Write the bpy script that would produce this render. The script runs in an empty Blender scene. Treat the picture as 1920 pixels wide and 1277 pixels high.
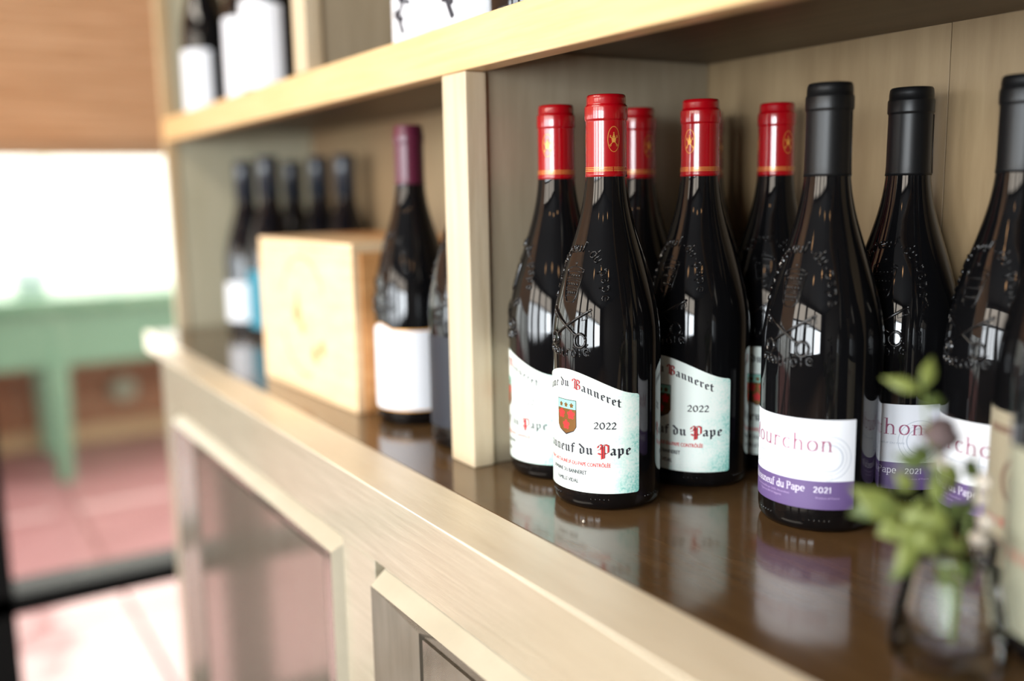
import bpy, math, random
from mathutils import Vector, Matrix
import numpy as np

random.seed(7)
S = bpy.context.scene
COL = S.collection
PI = math.pi
rad = math.radians

# ------------------------------------------------------------------ camera
YAW, PITCH, ROLL = rad(57.938), rad(8.835), rad(-1.0156)
FPX = 1781.7
cam_d = bpy.data.cameras.new('camera')
cam = bpy.data.objects.new('camera', cam_d)
COL.objects.link(cam)
fw = Vector((-math.sin(YAW)*math.cos(PITCH), math.cos(YAW)*math.cos(PITCH), -math.sin(PITCH)))
rt = Vector((math.cos(YAW), math.sin(YAW), 0))
up = rt.cross(fw)
r2 = rt*math.cos(ROLL) + up*math.sin(ROLL)
u2 = -rt*math.sin(ROLL) + up*math.cos(ROLL)
M = Matrix((r2, u2, -fw)).transposed().to_4x4()
M.translation = Vector((0, -0.3846, 0.23025))
cam.matrix_world = M
cam_d.sensor_width = 36.0
cam_d.lens = 36.0*FPX/1920.0
cam_d.clip_start = 0.01
cam_d.dof.use_dof = True
cam_d.dof.focus_distance = 0.688
cam_d.dof.aperture_fstop = 1.65
cam_d.dof.aperture_blades = 0
S.camera = cam

# ------------------------------------------------------------------ world, sun, window light, exposure
S.view_settings.view_transform = 'Standard'
S.view_settings.look = 'None'
S.view_settings.gamma = 1.0
S.view_settings.use_curve_mapping = False
S.view_settings.exposure = 0.0
S.cycles.use_denoising = True
S.cycles.max_bounces = 10
S.cycles.transparent_max_bounces = 16
S.cycles.sample_clamp_indirect = 6.0
W = bpy.data.worlds.new('overcast_sky')
S.world = W
W.use_nodes = True
W.node_tree.nodes['Background'].inputs[0].default_value = (1.0, 0.985, 0.95, 1)
W.node_tree.nodes['Background'].inputs[1].default_value = 3.8

def sun(direction, energy, color, angle):
    l = bpy.data.lights.new('sun', 'SUN')
    l.energy = energy; l.color = color; l.angle = angle
    o = bpy.data.objects.new('sun', l); COL.objects.link(o)
    o.rotation_euler = Vector(direction).to_track_quat('-Z', 'Y').to_euler()
    o.location = (-6, 2, 4)
    return o
sun((0.80, -0.12, -0.56), 3.0, (1.0, 0.95, 0.86), rad(1.0))

def area(name, loc, direction, sx, sy, energy, color):
    l = bpy.data.lights.new(name, 'AREA')
    l.shape = 'RECTANGLE'; l.size = sx; l.size_y = sy; l.energy = energy; l.color = color
    o = bpy.data.objects.new(name, l); COL.objects.link(o)
    o.location = loc
    o.rotation_euler = Vector(direction).to_track_quat('-Z', 'Y').to_euler()
    return o
FW_Y = -4.2                      # plane of the street-side wall opposite the shelves
WIN_X = [(-1.85, 0.95), (-0.60, 1.0), (0.80, 1.15), (2.20, 1.25)]
for wx, ww in WIN_X:
    area('window_daylight', (wx, FW_Y-0.10, 0.19), (0, 1, 0), ww, 1.42, 60 if wx < 0 else (96 if wx < 1.5 else 176), (0.86, 0.94, 1.0))
    area('shade_glow', (wx, FW_Y-0.10, 1.27), (0, 1, 0), ww, 0.66, 9, (1.0, 0.80, 0.58))
area('overhead_fill_light', (-1.0, -1.6, 1.70), (0, 0, -1), 1.6, 0.5, 52, (1.0, 0.90, 0.77))  # unseen warm fill added overhead to brighten the top surfaces
for k, (x, y) in enumerate(((0.55, -1.1), (0.95, -1.9), (0.25, -2.5), (1.6, -1.3), (-0.5, -2.0))):
    pl_d = bpy.data.lights.new('pendant_bulb', 'POINT'); pl_d.energy = 1.6; pl_d.color = (1.0, 0.55, 0.25); pl_d.shadow_soft_size = 0.05
    pl_o = bpy.data.objects.new('pendant_bulb', pl_d); COL.objects.link(pl_o); pl_o.location = (x, y, 1.45)

# ------------------------------------------------------------------ helpers
def srgb(r, g, b):
    def f(c):
        c /= 255.0
        return c/12.92 if c <= 0.04045 else ((c+0.055)/1.055)**2.4
    return (f(r), f(g), f(b), 1.0)

def mat(name, color, rough=0.5, metal=0.0, spec=0.5, coat=0.0, coat_rough=0.05, trans=0.0, ior=1.45, emit=None):
    m = bpy.data.materials.new(name); m.use_nodes = True
    b = m.node_tree.nodes['Principled BSDF']
    b.inputs['Base Color'].default_value = color
    b.inputs['Roughness'].default_value = rough
    b.inputs['Metallic'].default_value = metal
    b.inputs['Specular IOR Level'].default_value = spec
    b.inputs['Coat Weight'].default_value = coat
    b.inputs['Coat Roughness'].default_value = coat_rough
    b.inputs['Transmission Weight'].default_value = trans
    b.inputs['IOR'].default_value = ior
    return m

def grain(m, c1, c2, scale=(1, 1, 1), nscale=8.0, detail=6, bump=0.0, c3=None, lo=0.35, hi=0.65, rough=None):
    """procedural two/three tone streaked colour on object coordinates"""
    nt = m.node_tree; b = nt.nodes['Principled BSDF']
    tc = nt.nodes.new('ShaderNodeTexCoord'); mp = nt.nodes.new('ShaderNodeMapping')
    mp.inputs['Scale'].default_value = scale
    nz = nt.nodes.new('ShaderNodeTexNoise'); nz.inputs['Scale'].default_value = nscale; nz.inputs['Detail'].default_value = detail
    nz.inputs['Roughness'].default_value = 0.62
    cr = nt.nodes.new('ShaderNodeValToRGB')
    cr.color_ramp.elements[0].position = lo; cr.color_ramp.elements[0].color = c1
    cr.color_ramp.elements[1].position = hi; cr.color_ramp.elements[1].color = c2
    nt.links.new(tc.outputs['Object'], mp.inputs['Vector']); nt.links.new(mp.outputs[0], nz.inputs['Vector'])
    nt.links.new(nz.outputs['Fac'], cr.inputs['Fac'])
    out = cr.outputs['Color']
    if c3 is not None:
        n2 = nt.nodes.new('ShaderNodeTexNoise'); n2.inputs['Scale'].default_value = nscale*0.23; n2.inputs['Detail'].default_value = 3
        nt.links.new(tc.outputs['Object'], n2.inputs['Vector'])
        r2_ = nt.nodes.new('ShaderNodeValToRGB')
        r2_.color_ramp.elements[0].position = 0.5; r2_.color_ramp.elements[0].color = (0, 0, 0, 1)
        r2_.color_ramp.elements[1].position = 0.75; r2_.color_ramp.elements[1].color = (1, 1, 1, 1)
        nt.links.new(n2.outputs['Fac'], r2_.inputs['Fac'])
        mx = nt.nodes.new('ShaderNodeMix'); mx.data_type = 'RGBA'
        nt.links.new(r2_.outputs['Color'], mx.inputs['Factor'])
        nt.links.new(out, mx.inputs[6]); mx.inputs[7].default_value = c3
        out = mx.outputs[2]
    nt.links.new(out, b.inputs['Base Color'])
    if bump:
        bp = nt.nodes.new('ShaderNodeBump'); bp.inputs['Strength'].default_value = bump; bp.inputs['Distance'].default_value = 0.002
        nt.links.new(nz.outputs['Fac'], bp.inputs['Height']); nt.links.new(bp.outputs[0], b.inputs['Normal'])
    return m

def mesh_obj(name, verts, faces, material, parent=None, smooth=False, mats=None, midx=None, loc=None):
    me = bpy.data.meshes.new(name)
    me.from_pydata([tuple(v) for v in verts], [], faces)
    if mats:
        for m_ in mats: me.materials.append(m_)
        me.polygons.foreach_set('material_index', midx)
    elif material: me.materials.append(material)
    if smooth: me.polygons.foreach_set('use_smooth', [True]*len(me.polygons))
    me.update()
    o = bpy.data.objects.new(name, me); COL.objects.link(o)
    if parent: o.parent = parent
    if loc: o.location = loc
    return o

def bevel(o, w=0.002, seg=2):
    md = o.modifiers.new('bevel', 'BEVEL'); md.width = w; md.segments = seg; md.limit_method = 'ANGLE'
    for p in o.data.polygons: p.use_smooth = True
    wn = o.modifiers.new('wn', 'WEIGHTED_NORMAL'); wn.keep_sharp = False
    return o

def boxv(x0, x1, y0, y1, z0, z1):
    v = [(x0,y0,z0),(x1,y0,z0),(x1,y1,z0),(x0,y1,z0),(x0,y0,z1),(x1,y0,z1),(x1,y1,z1),(x0,y1,z1)]
    f = [(0,3,2,1),(4,5,6,7),(0,1,5,4),(1,2,6,5),(2,3,7,6),(3,0,4,7)]
    return v, f

def box(name, x0, x1, y0, y1, z0, z1, m, parent=None, bw=0.0, seg=2, center=False):
    v, f = boxv(x0, x1, y0, y1, z0, z1)
    loc = None
    if center:
        c = ((x0+x1)/2, (y0+y1)/2, (z0+z1)/2); v = [(a-c[0], b-c[1], d-c[2]) for a, b, d in v]; loc = c
    o = mesh_obj(name, v, f, m, parent, loc=loc)
    if bw: bevel(o, bw, seg)
    return o

def boxes(name, lst, m, parent=None, bw=0.0):
    V, F = [], []
    for b in lst:
        v, f = boxv(*b); k = len(V); V += v; F += [tuple(i+k for i in q) for q in f]
    o = mesh_obj(name, V, F, m, parent)
    if bw: bevel(o, bw)
    return o

def tag(o, label=None, cat=None, group=None, kind=None):
    if label: o['label'] = label
    if cat: o['category'] = cat
    if group: o['group'] = group
    if kind: o['kind'] = kind
    return o

def empty(name, loc=(0, 0, 0), rz=0.0):
    o = bpy.data.objects.new(name, None); COL.objects.link(o)
    o.location = loc; o.rotation_euler = (0, 0, rz); o.empty_display_size = 0.02
    return o

def struct(o): o['kind'] = 'structure'; return o

def copy_tree(o, parent=None):
    c = o.copy(); COL.objects.link(c); c.parent = parent
    for ch in list(o.children): copy_tree(ch, c)
    return c

def lathe(name, prof, m, parent=None, n=64, smooth=True, mats=None, mfun=None):
    V, F, I = [], [], []
    for (r, z) in prof:
        for k in range(n):
            a = 2*PI*k/n; V.append((r*math.cos(a), r*math.sin(a), z))
    for j in range(len(prof)-1):
        for k in range(n):
            k2 = (k+1) % n
            F.append((j*n+k, j*n+k2, (j+1)*n+k2, (j+1)*n+k))
            if mfun: I.append(mfun((prof[j][1]+prof[j+1][1])/2))
    o = mesh_obj(name, V, F, m, parent, smooth=smooth, mats=mats, midx=I if mats else None)
    return o

# ------------------------------------------------------------------ materials
M_GLASS = mat('dark_wine_glass', (0.0035, 0.0035, 0.004, 1), rough=0.035, spec=0.55)
M_GLASS2 = mat('dark_blue_black_glass', (0.003, 0.003, 0.005, 1), rough=0.05, spec=0.55)
M_RED = mat('red_foil', srgb(152, 2, 15), rough=0.25, metal=0.0, spec=0.5, coat=0.9, coat_rough=0.06)
M_BLACKCAP = mat('matt_black_foil', srgb(15, 15, 16), rough=0.38, spec=0.4)
M_PURPCAP = mat('burgundy_foil', srgb(84, 26, 48), rough=0.32, spec=0.6)
M_NAVYCAP = mat('slate_screw_cap', srgb(40, 46, 56), rough=0.25, spec=0.7)
M_GOLD = mat('gold_print', srgb(226, 162, 78), rough=0.35, metal=0.35)
M_GOLDB = mat('gold_brown_print', srgb(118, 80, 30), rough=0.4, metal=0.3)
M_INK = mat('black_ink', srgb(34, 34, 44), rough=0.6)
M_INKP = mat('plum_ink', srgb(150, 78, 108), rough=0.6)
M_REDINK = mat('red_ink', srgb(208, 42, 44), rough=0.6)
M_LTGREY = mat('pale_grey_ink', srgb(186, 193, 204), rough=0.6)
M_WHITEINK = mat('white_ink', srgb(225, 220, 235), rough=0.6)
M_LILACINK = mat('lilac_ink', srgb(164, 142, 186), rough=0.6)
M_WHITEPAPER = mat('white_label_paper', srgb(226, 229, 236), rough=0.55)
M_CREAM = mat('cream_label_paper', srgb(152, 152, 132), rough=0.6)
M_BEIGE = mat('beige_label_paper', srgb(158, 150, 128), rough=0.6)
M_TEALPAPER = mat('teal_label_paper', srgb(40, 128, 150), rough=0.5)
M_SHADEDLABEL = mat('shaded_blue_label_paper', srgb(22, 26, 38), rough=0.5)  # bluish label paper, its shade painted in as a darker colour
M_PURPLE = mat('purple_label_band', srgb(100, 80, 128), rough=0.5)
M_BEIGEINK = mat('faded_brown_ink', srgb(120, 100, 84), rough=0.6)
M_PINKINK = mat('faded_red_ink', srgb(164, 118, 104), rough=0.6)

def mint_paper():
    m = mat('mint_label_paper', srgb(236, 246, 240), rough=0.55)
    nt = m.node_tree; b = nt.nodes['Principled BSDF']
    uv = nt.nodes.new('ShaderNodeUVMap'); uv.uv_map = 'UVMap'
    sep = nt.nodes.new('ShaderNodeSeparateXYZ'); nt.links.new(uv.outputs[0], sep.inputs[0])
    # strength of the teal engraving: to the lower right corner of the label
    mr = nt.nodes.new('ShaderNodeMapRange'); mr.inputs[1].default_value = 0.76; mr.inputs[2].default_value = 1.0
    nt.links.new(sep.outputs[0], mr.inputs[0])
    mr2 = nt.nodes.new('ShaderNodeMapRange'); mr2.inputs[1].default_value = 0.72; mr2.inputs[2].default_value = 0.0
    nt.links.new(sep.outputs[1], mr2.inputs[0])
    mu = nt.nodes.new('ShaderNodeMath'); mu.operation = 'MULTIPLY_ADD'
    nt.links.new(mr.outputs[0], mu.inputs[0]); mu.inputs[1].default_value = 0.36
    m3 = nt.nodes.new('ShaderNodeMath'); m3.operation = 'MULTIPLY'; m3.inputs[1].default_value = 0.16
    nt.links.new(mr2.outputs[0], m3.inputs[0]); nt.links.new(m3.outputs[0], mu.inputs[2])
    tc = nt.nodes.new('ShaderNodeTexCoord')
    nz = nt.nodes.new('ShaderNodeTexNoise'); nz.inputs['Scale'].default_value = 620; nz.inputs['Detail'].default_value = 4
    nt.links.new(tc.outputs['Object'], nz.inputs['Vector'])
    n2 = nt.nodes.new('ShaderNodeTexNoise'); n2.inputs['Scale'].default_value = 90; n2.inputs['Detail'].default_value = 3
    nt.links.new(tc.outputs['Object'], n2.inputs['Vector'])
    ad = nt.nodes.new('ShaderNodeMath'); ad.operation = 'MULTIPLY_ADD'; ad.inputs[1].default_value = 0.55
    nt.links.new(nz.outputs['Fac'], ad.inputs[0])
    m4 = nt.nodes.new('ShaderNodeMath'); m4.operation = 'MULTIPLY'; m4.inputs[1].default_value = 0.45
    nt.links.new(n2.outputs['Fac'], m4.inputs[0]); nt.links.new(m4.outputs[0], ad.inputs[2])
    sb = nt.nodes.new('ShaderNodeMath'); sb.operation = 'ADD'
    nt.links.new(ad.outputs[0], sb.inputs[0]); nt.links.new(mu.outputs[0], sb.inputs[1])
    cr = nt.nodes.new('ShaderNodeValToRGB')
    e = cr.color_ramp.elements; e[0].position = 0.66; e[0].color = srgb(236, 246, 240)
    e[1].position = 1.10 if False else 1.0; e[1].color = srgb(140, 212, 202)
    e2 = cr.color_ramp.elements.new(0.88); e2.color = srgb(206, 238, 230)
    nt.links.new(sb.outputs[0], cr.inputs['Fac']); nt.links.new(cr.outputs['Color'], b.inputs['Base Color'])
    return m
M_MINT = mint_paper()

# painted and glazed joinery
P1, P2, P3 = srgb(208, 190, 158), srgb(222, 206, 176), srgb(196, 164, 120)
M_PAINTX = grain(mat('cream_glazed_paint_rail', P1, rough=0.36, spec=0.45), P1, P2, (1.2, 9, 22), 7, 6, 0.25, c3=P3)
M_RAILY = grain(mat('honey_toned_rail', P1, rough=0.36, spec=0.45), srgb(214, 180, 130), srgb(226, 194, 148), (1.2, 9, 22), 7, 6, 0.2, c3=srgb(220, 178, 124))  # warmer, yellower tone than the stiles
M_PAINTZ = grain(mat('cream_glazed_paint_stile', P1, rough=0.36, spec=0.45), srgb(198, 180, 150), srgb(212, 197, 170), (16, 16, 1.2), 7, 6, 0.2, c3=P3)
M_BASE = grain(mat('stone_glazed_paint', P1, rough=0.30, spec=0.6, coat=0.8, coat_rough=0.16), srgb(162, 154, 134), srgb(178, 170, 150), (1.4, 8, 26), 8, 8, 0.45, c3=srgb(166, 148, 122))
M_DOOR = grain(mat('stone_glazed_door_paint', P1, rough=0.25, spec=0.6, coat=1.0, coat_rough=0.08), srgb(102, 94, 82), srgb(114, 106, 94), (14, 14, 1.2), 7, 5, 0.05)
M_MOULD = grain(mat('grey_cream_moulding_paint', P1, rough=0.32, spec=0.5), srgb(190, 182, 162), srgb(200, 192, 172), (2, 2, 2), 6, 5, 0.1)
M_DOOR.node_tree.nodes['Principled BSDF'].inputs['Coat IOR'].default_value = 2.1
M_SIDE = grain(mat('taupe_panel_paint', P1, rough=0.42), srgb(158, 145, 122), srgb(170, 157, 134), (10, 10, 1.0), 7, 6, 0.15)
M_ENDP = grain(mat('sage_grey_end_panel_paint', P1, rough=0.42), srgb(184, 178, 152), srgb(194, 188, 164), (10, 10, 1.0), 7, 6, 0.15)
M_BACK = grain(mat('ochre_back_panel_paint', P1, rough=0.40), srgb(134, 112, 82), srgb(150, 128, 96), (9, 9, 1.0), 6, 6, 0.15, c3=srgb(142, 112, 82))
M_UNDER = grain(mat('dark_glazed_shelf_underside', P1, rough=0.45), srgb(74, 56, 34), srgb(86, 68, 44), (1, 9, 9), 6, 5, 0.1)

def counter_mat():
    m = mat('brown_lacquered_wood', srgb(92, 68, 40), rough=0.13, spec=0.8)
    grain(m, srgb(84, 63, 40), srgb(98, 76, 50), (2.2, 22, 1), 5, 7, 0.0, c3=srgb(96, 68, 40))
    nt = m.node_tree; b = nt.nodes['Principled BSDF']
    tc = nt.nodes.new('ShaderNodeTexCoord'); nz = nt.nodes.new('ShaderNodeTexNoise')
    nz.inputs['Scale'].default_value = 60; nz.inputs['Detail'].default_value = 3
    mp = nt.nodes.new('ShaderNodeMapping'); mp.inputs['Scale'].default_value = (0.6, 1.6, 1)
    nt.links.new(tc.outputs['Object'], mp.inputs[0]); nt.links.new(mp.outputs[0], nz.inputs['Vector'])
    bp = nt.nodes.new('ShaderNodeBump'); bp.inputs['Strength'].default_value = 0.10; bp.inputs['Distance'].default_value = 0.001
    nt.links.new(nz.outputs['Fac'], bp.inputs['Height'])
    nt.links.new(bp.outputs[0], b.inputs['Normal'])
    return m
M_COUNTER = counter_mat()
M_TRIM = grain(mat('cream_edge_board_paint', P1, rough=0.34, spec=0.45), srgb(226, 214, 190), srgb(236, 226, 204), (1.4, 10, 20), 7, 6, 0.25, c3=srgb(232, 204, 168))
M_PINE = grain(mat('pine_crate_face', P1, rough=0.55), srgb(226, 192, 150), srgb(236, 208, 168), (3, 3, 14), 6, 6, 0.2)
M_PINE2 = grain(mat('pine_crate_end_grain', P1, rough=0.6), srgb(196, 138, 82), srgb(214, 160, 104), (4, 4, 18), 7, 6, 0.3)
M_BRAND = mat('branded_burn_mark', srgb(200, 150, 104), rough=0.6)
M_BLACKSTEEL = mat('black_steel', srgb(14, 14, 15), rough=0.65, spec=0.2)
M_WALL = mat('room_wall_plaster', srgb(74, 68, 62), rough=0.8)
M_CEIL = mat('room_ceiling_plaster', srgb(62, 62, 64), rough=0.85)
M_FLOOR = grain(mat('room_floor_boards', P1, rough=0.16), srgb(84, 62, 48), srgb(100, 76, 58), (14, 1, 1), 4, 5, 0.0)
M_PIER = grain(mat('warm_wood_pier', P1, rough=0.5), srgb(64, 52, 44), srgb(78, 64, 54), (8, 8, 1), 5, 5, 0.1)
M_GREEN = mat('green_painted_table', srgb(102, 132, 108), rough=0.5)
M_GREEND = mat('shadowed_green_table_top', srgb(92, 128, 100), rough=0.5)  # darker green paints in the recess shadow between top and apron
M_TILE = grain(mat('terracotta_tile', P1, rough=0.45), srgb(150, 102, 102), srgb(160, 112, 112), (1, 1, 1), 3, 4, 0.1)
M_GROUT = mat('dark_red_grout', srgb(140, 84, 80), rough=0.8)
M_BROWNWALL = grain(mat('brown_stained_boards', P1, rough=0.7), srgb(120, 74, 48), srgb(150, 98, 68), (1, 1, 8), 3, 4, 0.1)
M_TAN = mat('tan_skirting_stone', srgb(176, 142, 106), rough=0.8)
M_WHITEWALL = mat('white_render_wall', srgb(245, 245, 238), rough=0.9)
M_LEAF = mat('fresh_green_leaf', srgb(116, 126, 64), rough=0.45)
M_LEAFD = mat('deep_green_leaf', srgb(74, 88, 42), rough=0.5)
M_STEM = mat('green_stem', srgb(104, 122, 58), rough=0.5)
M_DRY = mat('dusky_flower_head', srgb(88, 74, 74), rough=0.8)
M_BLOOM = mat('pale_blossom', srgb(210, 200, 186), rough=0.7)
def vase_mat():
    m = bpy.data.materials.new('clear_glass'); m.use_nodes = True
    nt = m.node_tree; nt.nodes.remove(nt.nodes['Principled BSDF'])
    t = nt.nodes.new('ShaderNodeBsdfTransparent'); t.inputs[0].default_value = (0.965, 0.97, 0.97, 1)
    g = nt.nodes.new('ShaderNodeBsdfGlossy'); g.inputs['Roughness'].default_value = 0.03
    fr = nt.nodes.new('ShaderNodeFresnel'); fr.inputs[0].default_value = 1.24
    mx = nt.nodes.new('ShaderNodeMixShader'); nt.links.new(fr.outputs[0], mx.inputs[0])
    nt.links.new(t.outputs[0], mx.inputs[1]); nt.links.new(g.outputs[0], mx.inputs[2])
    nt.links.new(mx.outputs[0], nt.nodes['Material Output'].inputs[0])
    return m
M_VASE = vase_mat()
M_PALELEAF = mat('pale_sunlit_leaf', srgb(226, 236, 214), rough=0.6)  # overexposed daylight put into the colour, so the leaves come out pale

def reed_mat():
    m = mat('woven_reed', srgb(196, 148, 104), rough=0.7)
    nt = m.node_tree; b = nt.nodes['Principled BSDF']
    grain(m, srgb(178, 140, 106), srgb(216, 182, 148), (0.5, 1.2, 26), 3, 6, 0.2, c3=srgb(206, 156, 114))
    tr = nt.nodes.new('ShaderNodeBsdfTranslucent'); tr.inputs[0].default_value = srgb(222, 186, 152)
    mx = nt.nodes.new('ShaderNodeMixShader'); mx.inputs[0].default_value = 0.30
    out = nt.nodes['Material Output']
    nt.links.new(b.outputs[0], mx.inputs[1]); nt.links.new(tr.outputs[0], mx.inputs[2]); nt.links.new(mx.outputs[0], out.inputs[0])
    return m
M_REED = reed_mat()

def pane_mat():
    m = bpy.data.materials.new('window_glass'); m.use_nodes = True
    nt = m.node_tree; nt.nodes.remove(nt.nodes['Principled BSDF'])
    t = nt.nodes.new('ShaderNodeBsdfTransparent'); t.inputs[0].default_value = (0.96, 0.98, 0.97, 1)
    g = nt.nodes.new('ShaderNodeBsdfGlossy'); g.inputs['Roughness'].default_value = 0.01
    mx = nt.nodes.new('ShaderNodeMixShader'); mx.inputs[0].default_value = 0.05
    nt.links.new(t.outputs[0], mx.inputs[1]); nt.links.new(g.outputs[0], mx.inputs[2])
    nt.links.new(mx.outputs[0], nt.nodes['Material Output'].inputs[0])
    return m
M_PANE = pane_mat()

# ================================================================== ROOM SHELL
FLZ = -0.90
struct(box('floor', -1.95, 3.6, FW_Y, 0.30, FLZ-0.05, FLZ, M_FLOOR))
struct(box('ceiling', -2.0, 3.6, FW_Y-0.05, 0.36, 1.75, 1.80, M_CEIL))
struct(box('wall_back', -2.0, 3.6, 0.30, 0.36, FLZ, 1.75, M_WALL))
struct(box('wall_right', 3.6, 3.66, FW_Y, 0.36, FLZ, 1.75, M_WALL))
# street-side wall with its four windows
zs0, zs1, zs2 = -0.52, 0.90, 1.60
wl = [(-2.0, 3.66, FW_Y-0.06, FW_Y, FLZ, zs0), (-2.0, 3.66, FW_Y-0.06, FW_Y, zs2, 1.75)]
xe = -2.0
for wx, ww in WIN_X:
    wl.append((xe, wx-ww/2, FW_Y-0.06, FW_Y, zs0, zs2)); xe = wx+ww/2
wl.append((xe, 3.66, FW_Y-0.06, FW_Y, zs0, zs2))
struct(boxes('wall_front', wl, M_PIER))
for i, (wx, ww) in enumerate(WIN_X):
    fr = [(wx-ww/2, wx-ww/2+0.05, FW_Y-0.05, FW_Y+0.02, zs0, zs1), (wx+ww/2-0.05, wx+ww/2, FW_Y-0.05, FW_Y+0.02, zs0, zs1),
          (wx-ww/2+0.05, wx+ww/2-0.05, FW_Y-0.05, FW_Y+0.02, zs0, zs0+0.05), (wx-ww/2+0.05, wx+ww/2-0.05, FW_Y-0.05, FW_Y+0.02, zs1-0.05, zs1),
          (wx-0.02, wx+0.02, FW_Y-0.05, FW_Y+0.02, zs0+0.05, zs1-0.05)]
    if wx > 0: fr.pop()          # the two larger windows are single sashes
    w = struct(boxes('window_%d' % (i+2), fr, M_PIER))

# end wall: black steel glazing beside the shelves
GX = -1.95
wroot = struct(empty('window_1', (GX, 0, 0)))
YV = [-0.345, -1.45, -2.55, -3.65]
for y in YV:
    box('mullion', -0.04, 0.0, y-0.03, y+0.06, FLZ, 1.75, M_BLACKSTEEL, wroot)
box('mullion', -0.04, 0.0, 0.26, 0.30, FLZ, 1.75, M_BLACKSTEEL, wroot)
box('transom', -0.095, 0.0, -4.2, 0.26, -0.546, -0.508, M_BLACKSTEEL, wroot)
box('bottom_rail', -0.06, 0.0, -4.2, 0.26, FLZ, FLZ+0.03, M_BLACKSTEEL, wroot)
ys = [-4.17] + [y for y in reversed(YV)] + [0.30]
for a, b in zip(ys[:-1], ys[1:]):
    for z0, z1 in ((FLZ+0.03, -0.546), (-0.508, 1.75)):
        box('pane', -0.022, -0.018, a+0.06, b-0.03 if b < 0.2 else 0.26, z0, z1, M_PANE, wroot)

# woven reed blind inside the glazing
bl = empty('reed_blind', (GX+0.02, 0, 0.316))
tag(bl, 'brown woven reed blind drawn halfway down the glazed end wall', 'blind')
V, F = [], []
nz_ = 170; zt = 1.40
for k in range(nz_+1):
    z = zt*k/nz_; dx = 0.0035*(k % 2)
    V += [(dx, -3.9, z), (dx, 0.24, z), (dx-0.006, -3.9, z), (dx-0.006, 0.24, z)]
for k in range(nz_):
    a = 4*k; F.append((a, a+1, a+5, a+4)); F.append((a+3, a+2, a+6, a+7))
tag(mesh_obj('woven_reeds', V, F, M_REED, bl), kind='stuff')
box('bottom_batten', -0.008, 0.006, -3.9, 0.24, -0.004, 0.022, M_REED, bl, 0.002)

# ================================================================== TERRACE OUTSIDE
ter = struct(box('floor_terrace', -7.5, GX-0.06, -5.0, 3.0, FLZ-0.08, FLZ-0.012, M_GROUT))
tile_me = None
ts = 0.68
for i in range(4):
    for j in range(7):
        x1 = GX-0.06-0.003-i*ts-0.0; y0 = 0.04-3*ts + j*ts
        if tile_me is None:
            t = box('tile', 0.004, ts-0.004, 0.004, ts-0.004, -0.03, 0.0, M_TILE, ter, 0.003)
            tile_me = t
        else:
            t = tile_me.copy(); COL.objects.link(t)
        t.location = (x1-ts, y0, FLZ + random.uniform(-0.001, 0.001))
low = struct(empty('wall_terrace', (-4.78, 0, FLZ)))
for j in range(3):
    box('board', -0.10, 0.0, -2.6, 3.0, 0.085+j*0.215, 0.085+(j+1)*0.215-0.006, M_BROWNWALL, low, 0.003)
box('skirting', -0.10, 0.02, -2.6, 3.0, 0.0, 0.082, M_TAN, low, 0.003)
struct(box('wall_neighbour', -9.2, -9.0, -6.0, 5.0, FLZ, 2.6, M_WHITEWALL))
# green table
tb = empty('garden_table', (-4.13, 0.0, FLZ))
tag(tb, 'green painted garden table standing on the terrace outside the window', 'table')
box('table_top', -0.60, 0.03, -1.5, 1.9, 0.705, 0.752, M_GREEND, tb, 0.004)
box('apron', -0.04, 0.0, -1.4, 1.8, 0.475, 0.705, M_GREEN, tb, 0.003)
for (x, y) in ((-0.02, 0.058), (-0.02, 1.75), (-0.55, 0.058), (-0.55, 1.75), (-0.02, -1.35), (-0.55, -1.35)):
    v = [(x-.032, y-.026, 0), (x+.032, y-.026, 0), (x+.032, y+.026, 0), (x-.032, y+.026, 0),
         (x-.05, y-.044, .50), (x+.05, y-.044, .50), (x+.05, y+.044, .50), (x-.05, y+.044, .50)]
    f = boxv(0, 1, 0, 1, 0, 1)[1]
    bevel(mesh_obj('leg', v, f, M_GREEN, tb), 0.004)
# round pale fitting on the boarded wall
lt = empty('wall_fitting', (-4.775, 0.40, -0.66), 0)
tag(lt, 'small round pale fitting on the brown boards under the green table', 'lamp')
o = lathe('globe', [(0.0001, 0.10), (0.03, 0.095), (0.055, 0.07), (0.062, 0.04), (0.055, 0.015), (0.045, 0.0)], M_CREAM, lt, 24)
o.rotation_euler = (0, PI/2, 0)
o = lathe('mount', [(0.0001, 0.012), (0.05, 0.012), (0.055, -0.002), (0.0001, -0.002)], M_BROWNWALL, lt, 24); o.rotation_euler = (0, PI/2, 0)

def leaf(name, base, tip, width, m, parent, bend=0.25, normal=Vector((0, 0, 1))):
    b, t = Vector(base), Vector(tip); d = t-b; L = d.length; d.normalize()
    s = d.cross(normal)
    if s.length < 1e-3: s = d.cross(Vector((1, 0, 0)))
    s.normalize(); n = s.cross(d).normalized()
    prof = [0.0, 0.55, 0.95, 1.0, 0.75, 0.35, 0.0]
    V, F = [], []
    for i, p in enumerate(prof):
        u = i/(len(prof)-1)
        c = b + d*(L*u) + n*(-bend*L*u*u)
        w = width*0.5*p + 1e-5
        V += [c - s*w + n*(w*0.35), c, c + s*w + n*(w*0.35)]
    for i in range(len(prof)-1):
        a = 3*i; F += [(a, a+1, a+4, a+3), (a+1, a+2, a+5, a+4)]
    o = mesh_obj(name, V, F, m, parent, smooth=True)
    sd = o.modifiers.new('thick', 'SOLIDIFY'); sd.thickness = max(0.0003, width*0.02)
    return o

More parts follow.
